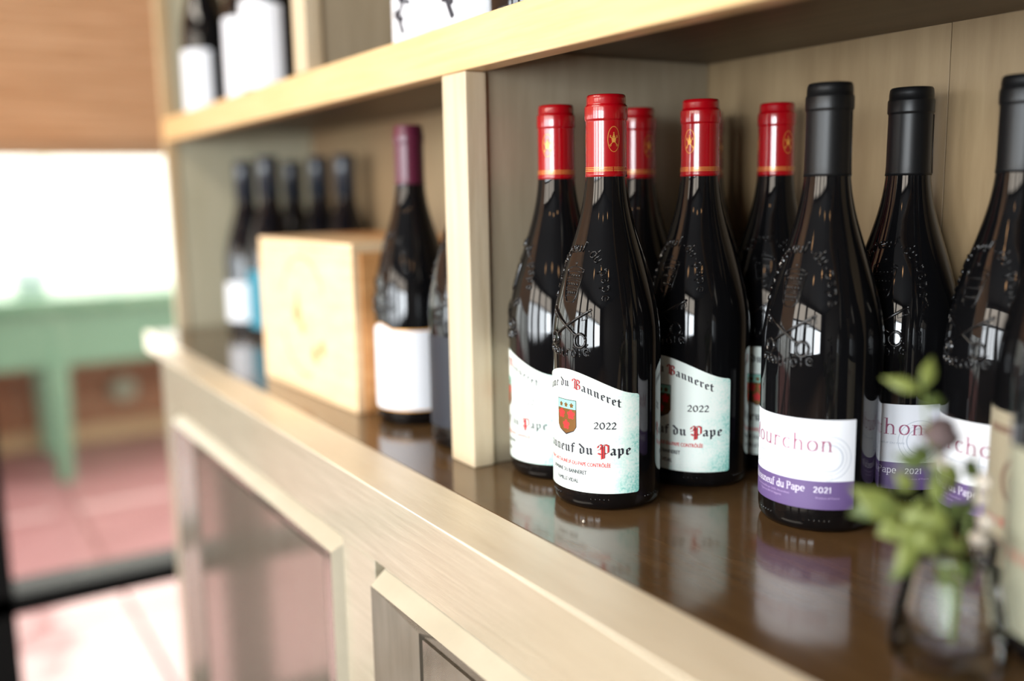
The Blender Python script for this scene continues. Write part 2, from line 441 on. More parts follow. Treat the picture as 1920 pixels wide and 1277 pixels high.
def tube(name, pts, radii, m, parent=None, n=8):
    V, F = [], []
    pts = [Vector(p) for p in pts]
    for i, p in enumerate(pts):
        t = (pts[min(i+1, len(pts)-1)] - pts[max(i-1, 0)]).normalized()
        a = t.cross(Vector((0.31, 0.9, 0.2))).normalized(); b = t.cross(a)
        r = radii[i] if isinstance(radii, (list, tuple)) else radii
        for k in range(n):
            V.append(p + a*(r*math.cos(2*PI*k/n)) + b*(r*math.sin(2*PI*k/n)))
    for i in range(len(pts)-1):
        for k in range(n):
            k2 = (k+1) % n; F.append((i*n+k, i*n+k2, (i+1)*n+k2, (i+1)*n+k))
    F.append(tuple(reversed(range(n)))); F.append(tuple((len(pts)-1)*n+k for k in range(n)))
    return mesh_obj(name, V, F, m, parent, smooth=True)

# pale potted shrub on the green table
pl = empty('potted_shrub', (-4.42, 0.02, FLZ+0.752))
tag(pl, 'pale leafy potted shrub standing on the green garden table', 'plant')
lathe('pot', [(0.0001, 0.0), (0.055, 0.0), (0.075, 0.10), (0.08, 0.11), (0.068, 0.11), (0.0001, 0.10)], mat('pale_blue_pot', srgb(226, 234, 238), rough=0.5), pl, 24)
rs = random.Random(3)
for s_ in range(4):
    a = rs.uniform(0, 6.28); tp = Vector((0.06*math.cos(a), 0.13*math.sin(a)+0.05*s_-0.07, 0.46+0.14*rs.random()))
    tube('stem', [(0, 0, 0.10), tp*0.5+Vector((0, 0, .05)), tp], [0.006, 0.004, 0.002], M_PALELEAF, pl, 6)
    for q in range(7):
        u = 0.35+0.65*q/6; b = Vector((0, 0, .1))*(1-u)+tp*u
        aa = rs.uniform(0, 6.28)
        leaf('leaf', b, b+Vector((0.05*math.cos(aa), 0.08*math.sin(aa), 0.035)), 0.035, M_PALELEAF, pl)

# ================================================================== SHELVING UNIT (hutch)
XR, XL = -0.681, -1.728         # faces of the divider and of the left end panel
UT = 0.346                      # underside of the upper shelf board
RT = 0.3659                     # top of the rail / of the upper shelf
RB = 0.3272
DEP = 0.265
XE = 0.62                       # right end of the right bay
hutch = empty('shelving_unit', (0, 0, 0))
tag(hutch, 'cream glazed wooden shelving unit with open bays standing on the brown counter', 'shelves')
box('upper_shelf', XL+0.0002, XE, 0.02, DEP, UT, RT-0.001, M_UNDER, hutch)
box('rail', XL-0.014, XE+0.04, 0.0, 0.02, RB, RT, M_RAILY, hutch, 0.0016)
box('stile', -0.717, -0.6775, 0.0, 0.02, 0.0, RB-0.0004, M_PAINTZ, hutch, 0.0014)
box('divider_panel', -0.713, XR, 0.0205, DEP, 0.0, UT, M_SIDE, hutch, 0.0008)
box('stile', XL-0.014, XL+0.002, 0.0, 0.02, 0.0, RB-0.0004, M_PAINTZ, hutch, 0.0014)
box('end_panel', XL-0.014, XL, 0.0205, DEP, 0.0, 1.30, M_ENDP, hutch, 0.0008)
box('stile', XL-0.014, XL+0.002, 0.0, 0.02, RT+0.0004, 1.30, M_PAINTZ, hutch, 0.0014)
box('stile', -1.067, -1.028, 0.0, 0.02, RT+0.0004, 1.30, M_PAINTZ, hutch, 0.0014)
box('divider_panel', -1.063, -1.031, 0.0205, DEP, RT, 1.30, M_SIDE, hutch, 0.0008)
box('stile', XE-0.001, XE+0.04, 0.0, 0.02, 0.0, RB-0.0004, M_PAINTZ, hutch, 0.0014)
box('end_panel', XE, XE+0.03, 0.0205, DEP, 0.0, 1.30, M_SIDE, hutch, 0.0008)
xs = [XL-0.012, -1.36, -1.05, -0.70, -0.432, -0.10, 0.25, XE+0.03]
for a, b in zip(xs[:-1], xs[1:]):
    box('back_board', a+0.0002, b-0.0002, DEP, DEP+0.018, 0.0, 1.30, M_BACK, hutch, 0.0004)
box('top_board', XL-0.014, XE+0.04, 0.0, DEP+0.018, 1.3005, 1.33, M_PAINTX, hutch, 0.002)

# ================================================================== COUNTER
ct = empty('counter_top', (0, 0, 0))
tag(ct, 'glossy brown counter top with a cream painted front edge board', 'counter')
TI, TO = -0.0452, -0.0923
box('board', -1.745, XE+0.04, TI+0.0005, DEP+0.018, -0.024, 0.0, M_COUNTER, ct, 0.0008)
V = [(-1.755, TI, -0.0012), (-1.755, TI-0.006, -0.0012), (-1.54, TO, -0.0012), (XE+0.06, TO, -0.0012), (XE+0.06, TI, -0.0012)]
V2 = [(x, y, 0.0) for x, y, z in V]
n = len(V)
F = [tuple(reversed(range(n))), tuple(range(n, 2*n))] + [(i, (i+1) % n, n+(i+1) % n, n+i) for i in range(n)]
mesh_obj('edge_board', V+V2, F, M_TRIM, ct)

# ================================================================== BASE CABINET
bc = empty('base_cabinet', (0, 0, FLZ))
tag(bc, 'stone painted base cabinet with panelled doors below the brown counter', 'cabinet')
BX0 = -1.44
z0 = -FLZ
FY = TO+0.0006                   # front plane of the face frame, flush with the edge board
DO = [(-1.369, -0.752), (-0.684, -0.068), (0.000, 0.616)]
DT = z0-0.0625                   # top of the door openings
box('face_frame_rail', BX0, XE+0.08, FY, FY+0.024, DT, z0-0.0014, M_BASE, bc, 0.0006)
xst = [BX0, DO[0][0], DO[0][1], DO[1][0], DO[1][1], DO[2][0], DO[2][1], XE+0.08]
for a, b in ((0, 1), (2, 3), (4, 5), (6, 7)):
    box('face_frame_stile', xst[a], xst[b], FY, FY+0.024, 0.10, DT-0.0003, M_BASE, bc, 0.0012)
box('plinth', BX0+0.02, XE+0.02, TO+0.05, DEP, 0.0, 0.10, M_BASE, bc)
box('carcass', BX0+0.001, XE+0.079, TO+0.027, DEP, 0.1005, z0-0.0245, M_BASE, bc)
def bevelled_frame(x0, x1, zb, zt, w, yo, yi, part, parent, m, wx=0.006):
    """four mitred bars whose outer edge lies back at yo and whose inner edge stands at yi: a chamfered surround"""
    o = [(x0, zb), (x1, zb), (x1, zt), (x0, zt)]; q = [(x0+wx, zb+w), (x1-wx, zb+w), (x1-wx, zt-w), (x0+wx, zt-w)]
    yb = FY+0.020
    for k in range(4):
        k2 = (k+1) % 4
        V = [(o[k][0], yo, o[k][1]), (o[k2][0], yo, o[k2][1]), (q[k2][0], yi, q[k2][1]), (q[k][0], yi, q[k][1])]
        V += [(x, yb, z) for x, y, z in V]
        mesh_obj(part, V, [(0, 1, 2, 3), (7, 6, 5, 4), (0, 4, 5, 1), (1, 5, 6, 2), (2, 6, 7, 3), (3, 7, 4, 0)], m, parent)
def sloped_bars(x0, x1, zb, zt, wx, wz, yo, yi, part, parent, m, skip=()):
    """mitred bars sloping from the outer edge (depth yo) down to the inner edge (depth yi)"""
    o = [(x0, zb), (x1, zb), (x1, zt), (x0, zt)]; q = [(x0+wx, zb+wz), (x1-wx, zb+wz), (x1-wx, zt-wz), (x0+wx, zt-wz)]
    yb = FY+0.020
    names = ('door_rail', 'door_stile', 'door_rail', 'door_stile')
    for k in range(4):
        k2 = (k+1) % 4
        V = [(o[k][0], yo, o[k][1]), (o[k2][0], yo, o[k2][1]), (q[k2][0], yi, q[k2][1]), (q[k][0], yi, q[k][1])]
        V += [(x, yb, z) for x, y, z in V]
        mesh_obj(names[k], V, [(0, 1, 2, 3), (7, 6, 5, 4), (0, 4, 5, 1), (1, 5, 6, 2), (2, 6, 7, 3), (3, 7, 4, 0)], m, parent)
for (a, b) in DO:
    gp = 0.003
    x0, x1, zb_, zt_ = a+gp, b-gp, 0.104, DT-0.0045
    d = box('door', x0+0.066, x1-0.066, FY+0.007, FY+0.012, zb_+0.038, zt_-0.038, M_DOOR, bc)      # centre panel
    bevelled_frame(x0, x1, zb_, zt_, 0.012, FY+0.012, FY-0.008, 'door_moulding', d, M_MOULD)
    sloped_bars(x0+0.0061, x1-0.0061, zb_+0.0121, zt_-0.0121, 0.056, 0.022, FY-0.008, FY+0.006, None, d, M_DOOR)

# ================================================================== STROKE FONTS
def arc(cx, cy, rx, ry, a0, a1, n=9):
    return [(cx+rx*math.cos(rad(a0+(a1-a0)*i/n)), cy+ry*math.sin(rad(a0+(a1-a0)*i/n))) for i in range(n+1)]
RO = {   # roman skeletons: width, strokes (x-height 1)
 'o': (1.0, [arc(.5, .5, .42, .5, 90, 450, 16)]),
 'n': (1.0, [[(.15, 0), (.15, 1)], arc(.47, .62, .32, .38, 180, 0)+[(.79, 0)]]),
 'm': (1.6, [[(.15, 0), (.15, 1)], arc(.45, .62, .30, .38, 180, 0)+[(.75, 0)], arc(1.05, .62, .30, .38, 180, 0)+[(1.35, 0)]]),
 'u': (1.0, [[(.15, 1), (.15, .38)]+arc(.47, .38, .32, .38, 180, 360)+[(.79, .4)], [(.79, 1), (.79, 0)]]),
 'r': (.72, [[(.15, 0), (.15, 1)], arc(.45, .62, .30, .38, 170, 40)]),
 'c': (.85, [arc(.5, .5, .40, .5, 50, 310, 12)]),
 'e': (.92, [[(.1, .52), (.88, .52)]+arc(.5, .5, .40, .5, 0, 310, 14)]),
 'a': (.92, [arc(.43, .70, .32, .30, 150, 0)+[(.75, 0)], arc(.43, .29, .32, .29, 60, 360, 10)]),
 'h': (1.0, [[(.15, 0), (.15, 1.6)], arc(.47, .62, .32, .38, 180, 0)+[(.79, 0)]]),
 't': (.6, [[(.28, 1.3), (.28, .25)]+arc(.48, .25, .2, .25, 180, 300, 5), [(.05, 1), (.55, 1)]]),
 'l': (.35, [[(.17, 0), (.17, 1.6)]]),
 'i': (.35, [[(.17, 0), (.17, 1)]]),
 'f': (.6, [[(.22, 0), (.22, 1.3)]+arc(.42, 1.3, .2, .28, 180, 50, 6), [(.02, 1), (.5, 1)]]),
 'd': (1.0, [[(.82, 0), (.82, 1.6)], arc(.45, .5, .37, .5, 20, 340, 14)]),
 'p': (1.0, [[(.15, -.5), (.15, 1)], arc(.5, .5, .37, .5, 160, -160, 14)]),
 'P': (1.0, [[(.18, 0), (.18, 1.5)], [(.18, 1.5), (.5, 1.5)]+arc(.5, 1.12, .38, .38, 90, -90, 8)+[(.18, .74)]]),
 'C': (1.2, [arc(.62, .75, .52, .75, 50, 310, 14)]),
 'M': (1.7, [[(.2, 0), (.2, 1.5), (.85, .1), (1.5, 1.5), (1.5, 0)]]),
 '2': (.8, [arc(.38, .75, .30, .30, 160, -20, 8)+[(.08, .02), (.74, .02)]]),
 '0': (.95, [arc(.47, .52, .38, .52, 90, 450, 16)]),
 '1': (.5, [[(.1, .85), (.27, 1.04), (.27, 0)]]),
 '-': (.5, [[(.08, .5), (.42, .5)]]), ' ': (.45, []),
}
RO['o^'] = (1.0, RO['o'][1]+[[(.25, 1.25), (.5, 1.5), (.75, 1.25)]])
RO['e/'] = (.92, RO['e'][1]+[[(.4, 1.25), (.7, 1.55)]])
RO['a^'] = (.92, RO['a'][1]+[[(.2, 1.25), (.43, 1.5), (.66, 1.25)]])
def mn(x, t=1.0): return [(x-.10, .95), (x, .84), (x, .18), (x+.12, .05)]
BLK = {   # blackletter skeletons for a 40 degree broad nib (x-height 1)
 'i': (.36, [mn(.13), [(.09, 1.28), (.19, 1.2)]]),
 'n': (.80, [mn(.13), [(.15, .80), (.36, .97), (.5, .84), (.5, .18), (.62, .05)]]),
 'm': (1.20, [mn(.13), [(.15, .80), (.36, .97), (.5, .84), (.5, .18), (.6, .05)], [(.52, .80), (.73, .97), (.87, .84), (.87, .18), (.99, .05)]]),
 'u': (.82, [[(.03, .95), (.13, .84), (.13, .18), (.27, .04), (.48, .22)], mn(.5)]),
 'r': (.58, [mn(.13), [(.15, .78), (.33, .97), (.46, .84)]]),
 'a': (.74, [[(.08, .82), (.24, .97), (.44, .84), (.44, .18), (.56, .05)], [(.44, .55), (.2, .47), (.1, .36), (.1, .16), (.22, .04), (.42, .22)]]),
 'e': (.66, [[(.48, .18), (.3, .03), (.12, .16), (.12, .84), (.3, .97), (.48, .82), (.42, .62), (.14, .48)]]),
 't': (.52, [[(.16, 1.28), (.16, .16), (.3, .04), (.44, .14)], [(-.02, .95), (.42, .95)]]),
 'o': (.72, [[(.3, .97), (.12, .84), (.12, .16), (.3, .03), (.5, .16), (.5, .84), (.3, .97)]]),
 'd': (.76, [[(-.02, 1.45), (.5, .88), (.5, .16), (.3, .03), (.12, .16), (.12, .80), (.28, .92)]]),
 'f': (.52, [[(.46, 1.32), (.3, 1.45), (.16, 1.3), (.16, .0)], [(-.02, .95), (.42, .95)]]),
 'h': (.80, [[(.04, 1.5), (.13, 1.42), (.13, .18), (.24, .05)], [(.15, .80), (.36, .97), (.5, .84), (.5, .2), (.36, -.1)]]),
 'p': (.80, [[(.03, .95), (.13, .84), (.13, -.42)], [(.15, .80), (.36, .97), (.52, .84), (.52, .18), (.36, .03), (.13, .14)]]),
 ' ': (.42, []),
 'B': (1.2, [[(-.05, 1.15), (-.08, 1.45), (.15, 1.62), (.38, 1.5), (.30, 1.25), (.30, .15), (.02, -.05)], [(.38, 1.5), (.75, 1.62), (.98, 1.45), (.95, 1.1), (.62, .86)],
              [(.62, .86), (.98, .74), (1.04, .5), (1.0, .16), (.7, -.06), (.3, .12)], [(.58, 1.45), (.58, .1)]]),
 'P': (1.15, [[(-.1, 1.1), (-.05, 1.4), (.15, 1.6), (.35, 1.45), (.22, 1.2), (.22, .9), (-.1, .75)], [(.32, 1.4), (.32, -.55)], [(.55, 1.4), (.55, -.45)],
              [(.35, 1.45), (.7, 1.6), (1.0, 1.42), (1.0, .45), (.78, .22), (.55, .35)], [(-.08, .3), (.2, .1), (.32, .2)]]),
 'D': (1.2, [[(.0, 1.5), (.6, 1.45), (1.0, 1.1), (1.0, .3), (.6, 0), (.1, .1)], [(.3, 1.35), (.3, .1)], [(.5, 1.3), (.5, .15)]]),
 'C': (1.05, [[(.9, 1.3), (.6, 1.5), (.15, 1.2), (.15, .3), (.5, 0), (.9, .2)], [(.5, 1.35), (.5, .2)]]),
 '2': (.70, [[(.06, .84), (.22, 1.04), (.46, .92), (.42, .62), (.08, .08), (.2, .14), (.54, .04)]]),
 '0': (.74, [arc(.33, .52, .25, .48, 90, 450, 12)]),
}
BLK['a^'] = (.74, BLK['a'][1]+[[(.12, 1.2), (.28, 1.4), (.44, 1.2)]])

def toks(s):
    out = []
    for ch in s:
        if ch in '^/' and out: out[-1] += ch
        else: out.append(ch)
    return out
def text_strokes(s, font, size, track=0.0):
    x = 0; res = []
    for t in toks(s):
        w, st = font[t]
        res.append((x*size, w*size, [[((x+px)*size, py*size) for px, py in pl_] for pl_ in st], t))
        x += w + track
    return res, (x-track)*size
def serif(font, k=.17):
    out = {}
    for ch, (w, st) in font.items():
        ex = []
        for pl_ in st:
            if len(pl_) < 2 or len(pl_) > 14 and ch not in 'dp': continue
            for e, q in ((pl_[0], pl_[1]), (pl_[-1], pl_[-2])):
                if abs(e[0]-q[0]) < .03 and any(abs(e[1]-y) < .02 for y in (0, 1, 1.5, 1.6, -.5)):
                    up_ = e[1] > .5
                    ex.append([(e[0]-k, e[1]), (e[0]+(k*.15 if up_ and ch not in 'MPl' else k), e[1])])
        out[ch] = (w, st+ex)
    return out
SERIF = serif(RO)
def nib_polys(pl_, nw, ang, th=0.15):
    """broad-nib stroke: convex hull of the nib at both ends of each segment"""
    ca, sa = math.cos(ang)*nw/2, math.sin(ang)*nw/2
    tx, ty = -math.sin(ang)*nw*th/2, math.cos(ang)*nw*th/2
    out = []
    for (p, q) in zip(pl_[:-1], pl_[1:]):
        pts = []
        for c in (p, q):
            for s1 in (1, -1):
                for s2 in (1, -1):
                    pts.append((c[0]+s1*ca+s2*tx, c[1]+s1*sa+s2*ty))
        pts = sorted(set(pts))
        def half(ps):
            h = []
            for p_ in ps:
                while len(h) >= 2 and (h[-1][0]-h[-2][0])*(p_[1]-h[-2][1])-(h[-1][1]-h[-2][1])*(p_[0]-h[-2][0]) <= 1e-14: h.pop()
                h.append(p_)
            return h
        lo = half(pts); hi = half(pts[::-1])
        out.append(lo[:-1]+hi[:-1])
    return out

BR = 0.0405     # body radius of the wine bottles
def wrap(polys, R, strip=rad(5)):
    """polygons in (arc length s, height z) laid round a cylinder of radius R; clipped in strips so they follow it"""
    V, F = [], []
    ds = R*strip
    def clip(poly, a, keep_gt):
        out = []
        for i in range(len(poly)):
            p, q = poly[i], poly[(i+1) % len(poly)]
            ip = (p[0] >= a) if keep_gt else (p[0] <= a); iq = (q[0] >= a) if keep_gt else (q[0] <= a)
            if ip: out.append(p)
            if ip != iq:
                t = (a-p[0])/(q[0]-p[0]); out.append((a, p[1]+t*(q[1]-p[1])))
        return out
    for poly in polys:
        s0 = min(p[0] for p in poly); s1 = max(p[0] for p in poly)
        k0 = math.floor(s0/ds); k1 = math.floor(s1/ds)
        for k in range(k0, k1+1):
            c = poly
            if k0 != k1:
                c = clip(c, k*ds, True)
                if len(c) >= 3: c = clip(c, (k+1)*ds, False)
            if len(c) < 3: continue
            b = len(V)
            V += [(R*math.cos(s/R), R*math.sin(s/R), z) for s, z in c]
            F.append(tuple(range(b, b+len(c))))
    return V, F

def print_obj(name, groups, parent):
    """groups: list of (material, polys, R)"""
    V, F, I, ms = [], [], [], []
    for (m_, polys, R) in groups:
        v, f = wrap(polys, R); b = len(V); V += v; F += [tuple(i+b for i in q) for q in f]
        if m_ not in ms: ms.append(m_)
        I += [ms.index(m_)]*len(f)
    return mesh_obj(name, V, F, None, parent, mats=ms, midx=I)

def placed(s, font, size, nw, ang, s_center, zfun, track=0.0, th=0.15, justify=None):
    """strokes of a text centred on s_center, baseline z = zfun(s); returns [(char, polys)]"""
    ls, w = text_strokes(s, font, size, track)
    k = 1.0
    if justify: k = justify/w
    out = []
    for x, cw, sts, t in ls:
        xc = s_center + (x+cw/2-w/2)*k
        sl = (zfun(xc+1e-4)-zfun(xc-1e-4))/2e-4
        ca, sa = 1.0, sl
        polys = []
        for pl_ in sts:
            for pg in nib_polys(pl_, nw, ang, th):
                q = []
                for (px, py) in pg:
                    lx = (px-x-cw/2)*k
                    q.append((xc+lx, zfun(xc)+lx*sa+py))
                polys.append(q)
        out.append((t, polys))
    return out

def text_polys(s, height, width, s_center, z0, cond=0.75):
    """small sans print from Blender's built-in font"""
    cu = bpy.data.curves.new('t', 'FONT'); cu.body = s; cu.size = 1.0; cu.resolution_u = 3; cu.align_x = 'CENTER'
    ob = bpy.data.objects.new('t', cu); COL.objects.link(ob)
    dg = bpy.context.evaluated_depsgraph_get(); dg.update()
    me = ob.evaluated_get(dg).to_mesh()
    vs = [tuple(v.co[:2]) for v in me.vertices]; fs = [tuple(p.vertices) for p in me.polygons]
    ob.evaluated_get(dg).to_mesh_clear()
    bpy.data.objects.remove(ob); bpy.data.curves.remove(cu)
    x0 = min(v[0] for v in vs); x1 = max(v[0] for v in vs)
    kx = width/(x1-x0); ky = height/0.70
    xm = (x0+x1)/2
    bw = height*0.035            # two slightly shifted passes make the strokes bolder
    return [[(s_center+(vs[i][0]-xm)*kx+dx, z0+vs[i][1]*ky+dz) for i in f] for f in fs for dx, dz in ((-bw, 0), (bw, 0), (0, bw))]

def disc(cx, cz, r, n=10, a0=0):
    return [(cx+r*math.cos(2*PI*k/n+a0), cz+r*math.sin(2*PI*k/n+a0)) for k in range(n)]
def ring(cx, cz, rx, rz, w, n=28):
    out = []
    for k in range(n):
        a, b = 2*PI*k/n, 2*PI*(k+1)/n
        out.append([(cx+rx*math.cos(a), cz+rz*math.sin(a)), (cx+rx*math.cos(b), cz+rz*math.sin(b)),
                    (cx+(rx-w)*math.cos(b), cz+(rz-w)*math.sin(b)), (cx+(rx-w)*math.cos(a), cz+(rz-w)*math.sin(a))])
    return out
def flower(cx, cz, r, n=5):
    out = [disc(cx, cz, r*.42, 8)]
    for k in range(n):
        a = PI/2+2*PI*k/n
        out.append(disc(cx+r*.62*math.cos(a), cz+r*.62*math.sin(a), r*.38, 7))
    return out

# ================================================================== BOTTLE PARTS
SH = [(.2397, .0150), (.2258, .0166), (.2130, .0192), (.2001, .0228), (.1871, .0269), (.1741, .0309), (.1610, .0345), (.1494, .0373), (.1389, .0391), (.1305, .0401), (.120, BR)]
def shoulder_r(z):
    zs = [a[0] for a in SH][::-1]; rs_ = [a[1] for a in SH][::-1]
    if z <= zs[0]: return BR
    return float(np.interp(z, zs, rs_))
def smooth_profile():
    P = [(0.0001, 0.004), (0.020, 0.0035), (0.030, 0.0008), (0.0345, 0.0), (0.0378, 0.0010), (0.0398, 0.0040), (BR-0.0001, 0.0085), (BR, 0.0150), (BR, 0.105), (BR, 0.120)]
    # Catmull-Rom through the shoulder points
    pts = [(BR, 0.135*0+0.112)] + [(r, z) for z, r in SH[::-1]] + [(0.0145, 0.2560), (0.0143, 0.268)]
    out = []
    for i in range(1, len(pts)-2):
        p0, p1, p2, p3 = [np.array(p) for p in pts[i-1:i+3]]
        for t in np.linspace(0, 1, 5)[:-1]:
            out.append(tuple(0.5*((2*p1)+(-p0+p2)*t+(2*p0-5*p1+4*p2-p3)*t*t+(-p0+3*p1-3*p2+p3)*t**3)))
    P += [(min(r, BR), z) for r, z in out if z > 0.1205]
    P += [(0.0143, 0.262), (0.0140, 0.2955), (0.0001, 0.2960)]
    return P
PROF = smooth_profile()
def scaled(prof, k): return [(r, z*k) for r, z in prof]

CAP_RED = [(0.0148, 0.2405), (0.0154, 0.2405), (0.0151, 0.2425), (0.01485, 0.246), (0.0147, 0.2795), (0.0147, 0.2802), (0.0153, 0.2806), (0.0155, 0.2815), (0.0155, 0.2895), (0.0153, 0.2906), (0.0146, 0.2912), (0.0144, 0.2920), (0.0143, 0.2955), (0.0140, 0.2976), (0.0133, 0.2984), (0.0001, 0.2985)]
def emblem_polys(s0, z0, k=1.0):
    """papal tiara over crossed keys inside an oval ring"""
    g = ring(s0, z0, 0.0046*k, 0.0090*k, 0.00035*k, 32)
    def n(pts, w=0.0004): return nib_polys([(s0+x*0.001*k, z0+y*0.001*k) for x, y in pts], w*k, 0.6, 0.8)
    g += [[(s0+x*0.001*k, z0+y*0.001*k) for x, y in q] for q in (
        [(-1.3, -2.2), (1.3, -2.2), (1.7, .2), (1.2, .9), (-1.2, .9), (-1.7, .2)], [(-1.2, 1.1), (1.2, 1.1), (.9, 2.2), (-.9, 2.2)], [(-.8, 2.4), (.8, 2.4), (.3, 3.4), (-.3, 3.4)])]
    g += n([(0, 3.4), (0, 4.9)], .0003) + n([(-.4, 4.3), (.4, 4.3)], .0003)
    for s_ in (1, -1):
        g += n([(s_*-2.6, 1.6), (s_*-1.2, .4)]) + n([(s_*1.0, -2.2), (s_*2.2, -3.6)]) + n([(s_*-2.9, 2.6), (s_*-2.2, 2.5), (s_*-2.4, 1.6), (s_*-3.1, 1.4)], .0003)
        g += n([(s_*2.2, -3.6), (s_*2.9, -3.8), (s_*3.1, -4.6), (s_*2.5, -5.0), (s_*2.0, -4.4), (s_*2.2, -3.6)], .0003)
    return g

def ridge(lines, w, h):
    """raised glass strokes following the shoulder; lines in (s, z), s = arc length from the front"""
    V, F = [], []
    def sp(s, z):
        r = shoulder_r(z); a = s/r
        dr = (shoulder_r(z+0.001)-shoulder_r(z-0.001))/0.002
        N = Vector((math.cos(a), math.sin(a), -dr)).normalized()
        return Vector((r*math.cos(a), r*math.sin(a), z)), N
    for ln in lines:
        pts = []
        for (p, q) in zip(ln[:-1], ln[1:]):
            L = math.hypot(q[0]-p[0], q[1]-p[1]); k = max(1, int(L/0.0022))
            for i in range(k): pts.append((p[0]+(q[0]-p[0])*i/k, p[1]+(q[1]-p[1])*i/k))
        pts.append(ln[-1])
        if len(pts) < 2: continue
        S3 = [sp(*p) for p in pts]
        b = len(V)
        for i, (P, N) in enumerate(S3):
            T = (S3[min(i+1, len(S3)-1)][0]-S3[max(i-1, 0)][0])
            if T.length < 1e-9: T = Vector((0, 0, 1))
            T.normalize(); sd = N.cross(T).normalized()
            e = 0.25 if i in (0, len(S3)-1) else 1.0
            P = P - N*0.0003
            V += [P-sd*w, P-sd*w*0.6+N*(h*.8*e+.0003), P+N*(h*e+.0003), P+sd*w*0.6+N*(h*.8*e+.0003), P+sd*w]
        for i in range(len(S3)-1):
            a = b+5*i
            for k in range(4): F.append((a+k, a+k+1, a+k+6, a+k+5))
        F.append((b, b+1, b+2, b+3, b+4)); e_ = b+5*(len(S3)-1); F.append((e_+4, e_+3, e_+2, e_+1, e_))
    return V, F

def crest_mesh():
    L = []
    # arched lettering round the tiara
    s = toks('cha^teauneuf-du-pape'); n = len(s)
    for i, ch in enumerate(s):
        t = rad(172-(164.0*i/(n-1)))
        cx, cz = 0.0285*math.cos(t), 0.150+0.0400*math.sin(t)
        tx, tz = 0.0285*math.sin(t), -0.0400*math.cos(t); q = math.hypot(tx, tz); tx, tz = tx/q, tz/q
        nx, nz2 = -tz, tx
        w, st = RO[ch]; sz = 0.0048
        for pl_ in st:
            L.append([(cx+((x-w/2)*tx+(y-.5)*nx)*sz, cz+((x-w/2)*tz+(y-.5)*nz2)*sz) for x, y in pl_[::(2 if len(pl_) > 8 else 1)]])
    fine = []
    # tiara
    f = lambda x, y: (x*0.001, 0.164+y*0.001)
    fine.append([f(-8.5, 11), f(-7.5, 2), f(-5.5, -9), f(-3, -12), f(3, -12), f(5.5, -9), f(7.5, 2), f(8.5, 11)])
    fine.append([f(-8.5, 11), f(-4, 12.6), f(0, 13), f(4, 12.6), f(8.5, 11)])
    for y, hw in ((9, 7.8), (4.2, 7.2), (2.6, 7.0), (-2.2, 6.2), (-3.6, 6.0), (-8, 4.8)):
        fine.append([f(-hw, y), f(0, y+.8), f(hw, y)])
    for y, hw in ((6.3, 6.6), (0.2, 6.0), (-5.8, 4.8)):
        for k in range(5):
            x = -hw+2*hw*(k+.5)/5
            fine.append([f(x-.6, y-.6), f(x, y+1), f(x+.6, y-.6)])
    fine.append([f(0, 13.2), f(0, 16.5)]); fine.append([f(-1.2, 15.4), f(1.2, 15.4)])
    # crossed keys
    thick = []
    g = lambda x, y: (x*0.001, 0.137+y*0.001)
    for m_ in (1, -1):
        thick.append([g(-20*m_, 10.5), g(10*m_, -8.5)])
        thick.append([g((13+4.3*math.cos(a))*m_, -12+5.0*math.sin(a)) for a in [2*PI*k/18 for k in range(19)]])
        fine.append([g(-19*m_, 10), g(-20.5*m_, 5.5), g(-17.5*m_, 4.4), g(-17*m_, 8.2)])
        fine.append([g(-16*m_, 8.0), g(-16.8*m_, 3.4), g(-13.4*m_, 2.4), g(-13.2*m_, 6.0)])
    # lower word
    s = toks('contro^le/'); n = len(s)
    for i, ch in enumerate(s):
        cx = -0.0185+0.0365*i/(n-1); w, st = RO[ch]; sz = 0.0054
        for pl_ in st:
            L.append([(cx+(x-w/2)*sz, 0.1145+0.002*(1-(cx/0.0185)**2)*-1+y*sz) for x, y in pl_[::(2 if len(pl_) > 8 else 1)]])
    V, F = [], []
    for (ls, w, h) in ((L, 0.00070, 0.00110), (fine, 0.00048, 0.00080), (thick, 0.0012, 0.0015)):
        v, fc = ridge(ls, w, h); b = len(V); V += v; F += [tuple(i+b for i in q) for q in fc]
    return V, F
CREST = crest_mesh()

def knurl():
    V, F = [], []
    def bump(a, z, r=0.0008):
        c = Vector(((BR-0.0002)*math.cos(a), (BR-0.0002)*math.sin(a), z)); b = len(V)
        er = Vector((math.cos(a), math.sin(a), 0)); et = Vector((-math.sin(a), math.cos(a), 0)); ez = Vector((0, 0, 1))
        V.append(c+er*r*1.2)
        for k in range(8):
            q = 2*PI*k/8; V.append(c+(et*math.cos(q)+ez*math.sin(q))*r*0.75+er*r*0.75)
        for k in range(8):
            q = 2*PI*k/8; V.append(c+(et*math.cos(q)+ez*math.sin(q))*r*1.1-er*r*0.1)
        for k in range(8):
            k2 = (k+1) % 8; F.append((b, b+1+k, b+1+k2)); F.append((b+1+k, b+9+k, b+9+k2, b+1+k2))
    for g0 in range(-150, 180, 60):
        for k in range(5): bump(rad(g0+k*4.6), 0.0088)
    return V, F
KNURL = knurl()

def glass_body(parent, prof=None, m=None, crest=True):
    body = lathe('glass_body', prof or PROF, m or M_GLASS, parent, 72)
    if crest:
        mesh_obj('embossed_crest', CREST[0], CREST[1], m or M_GLASS, body, smooth=True)
        tag(mesh_obj('knurled_dots', KNURL[0], KNURL[1], m or M_GLASS, body, smooth=True), kind='stuff')
    return body

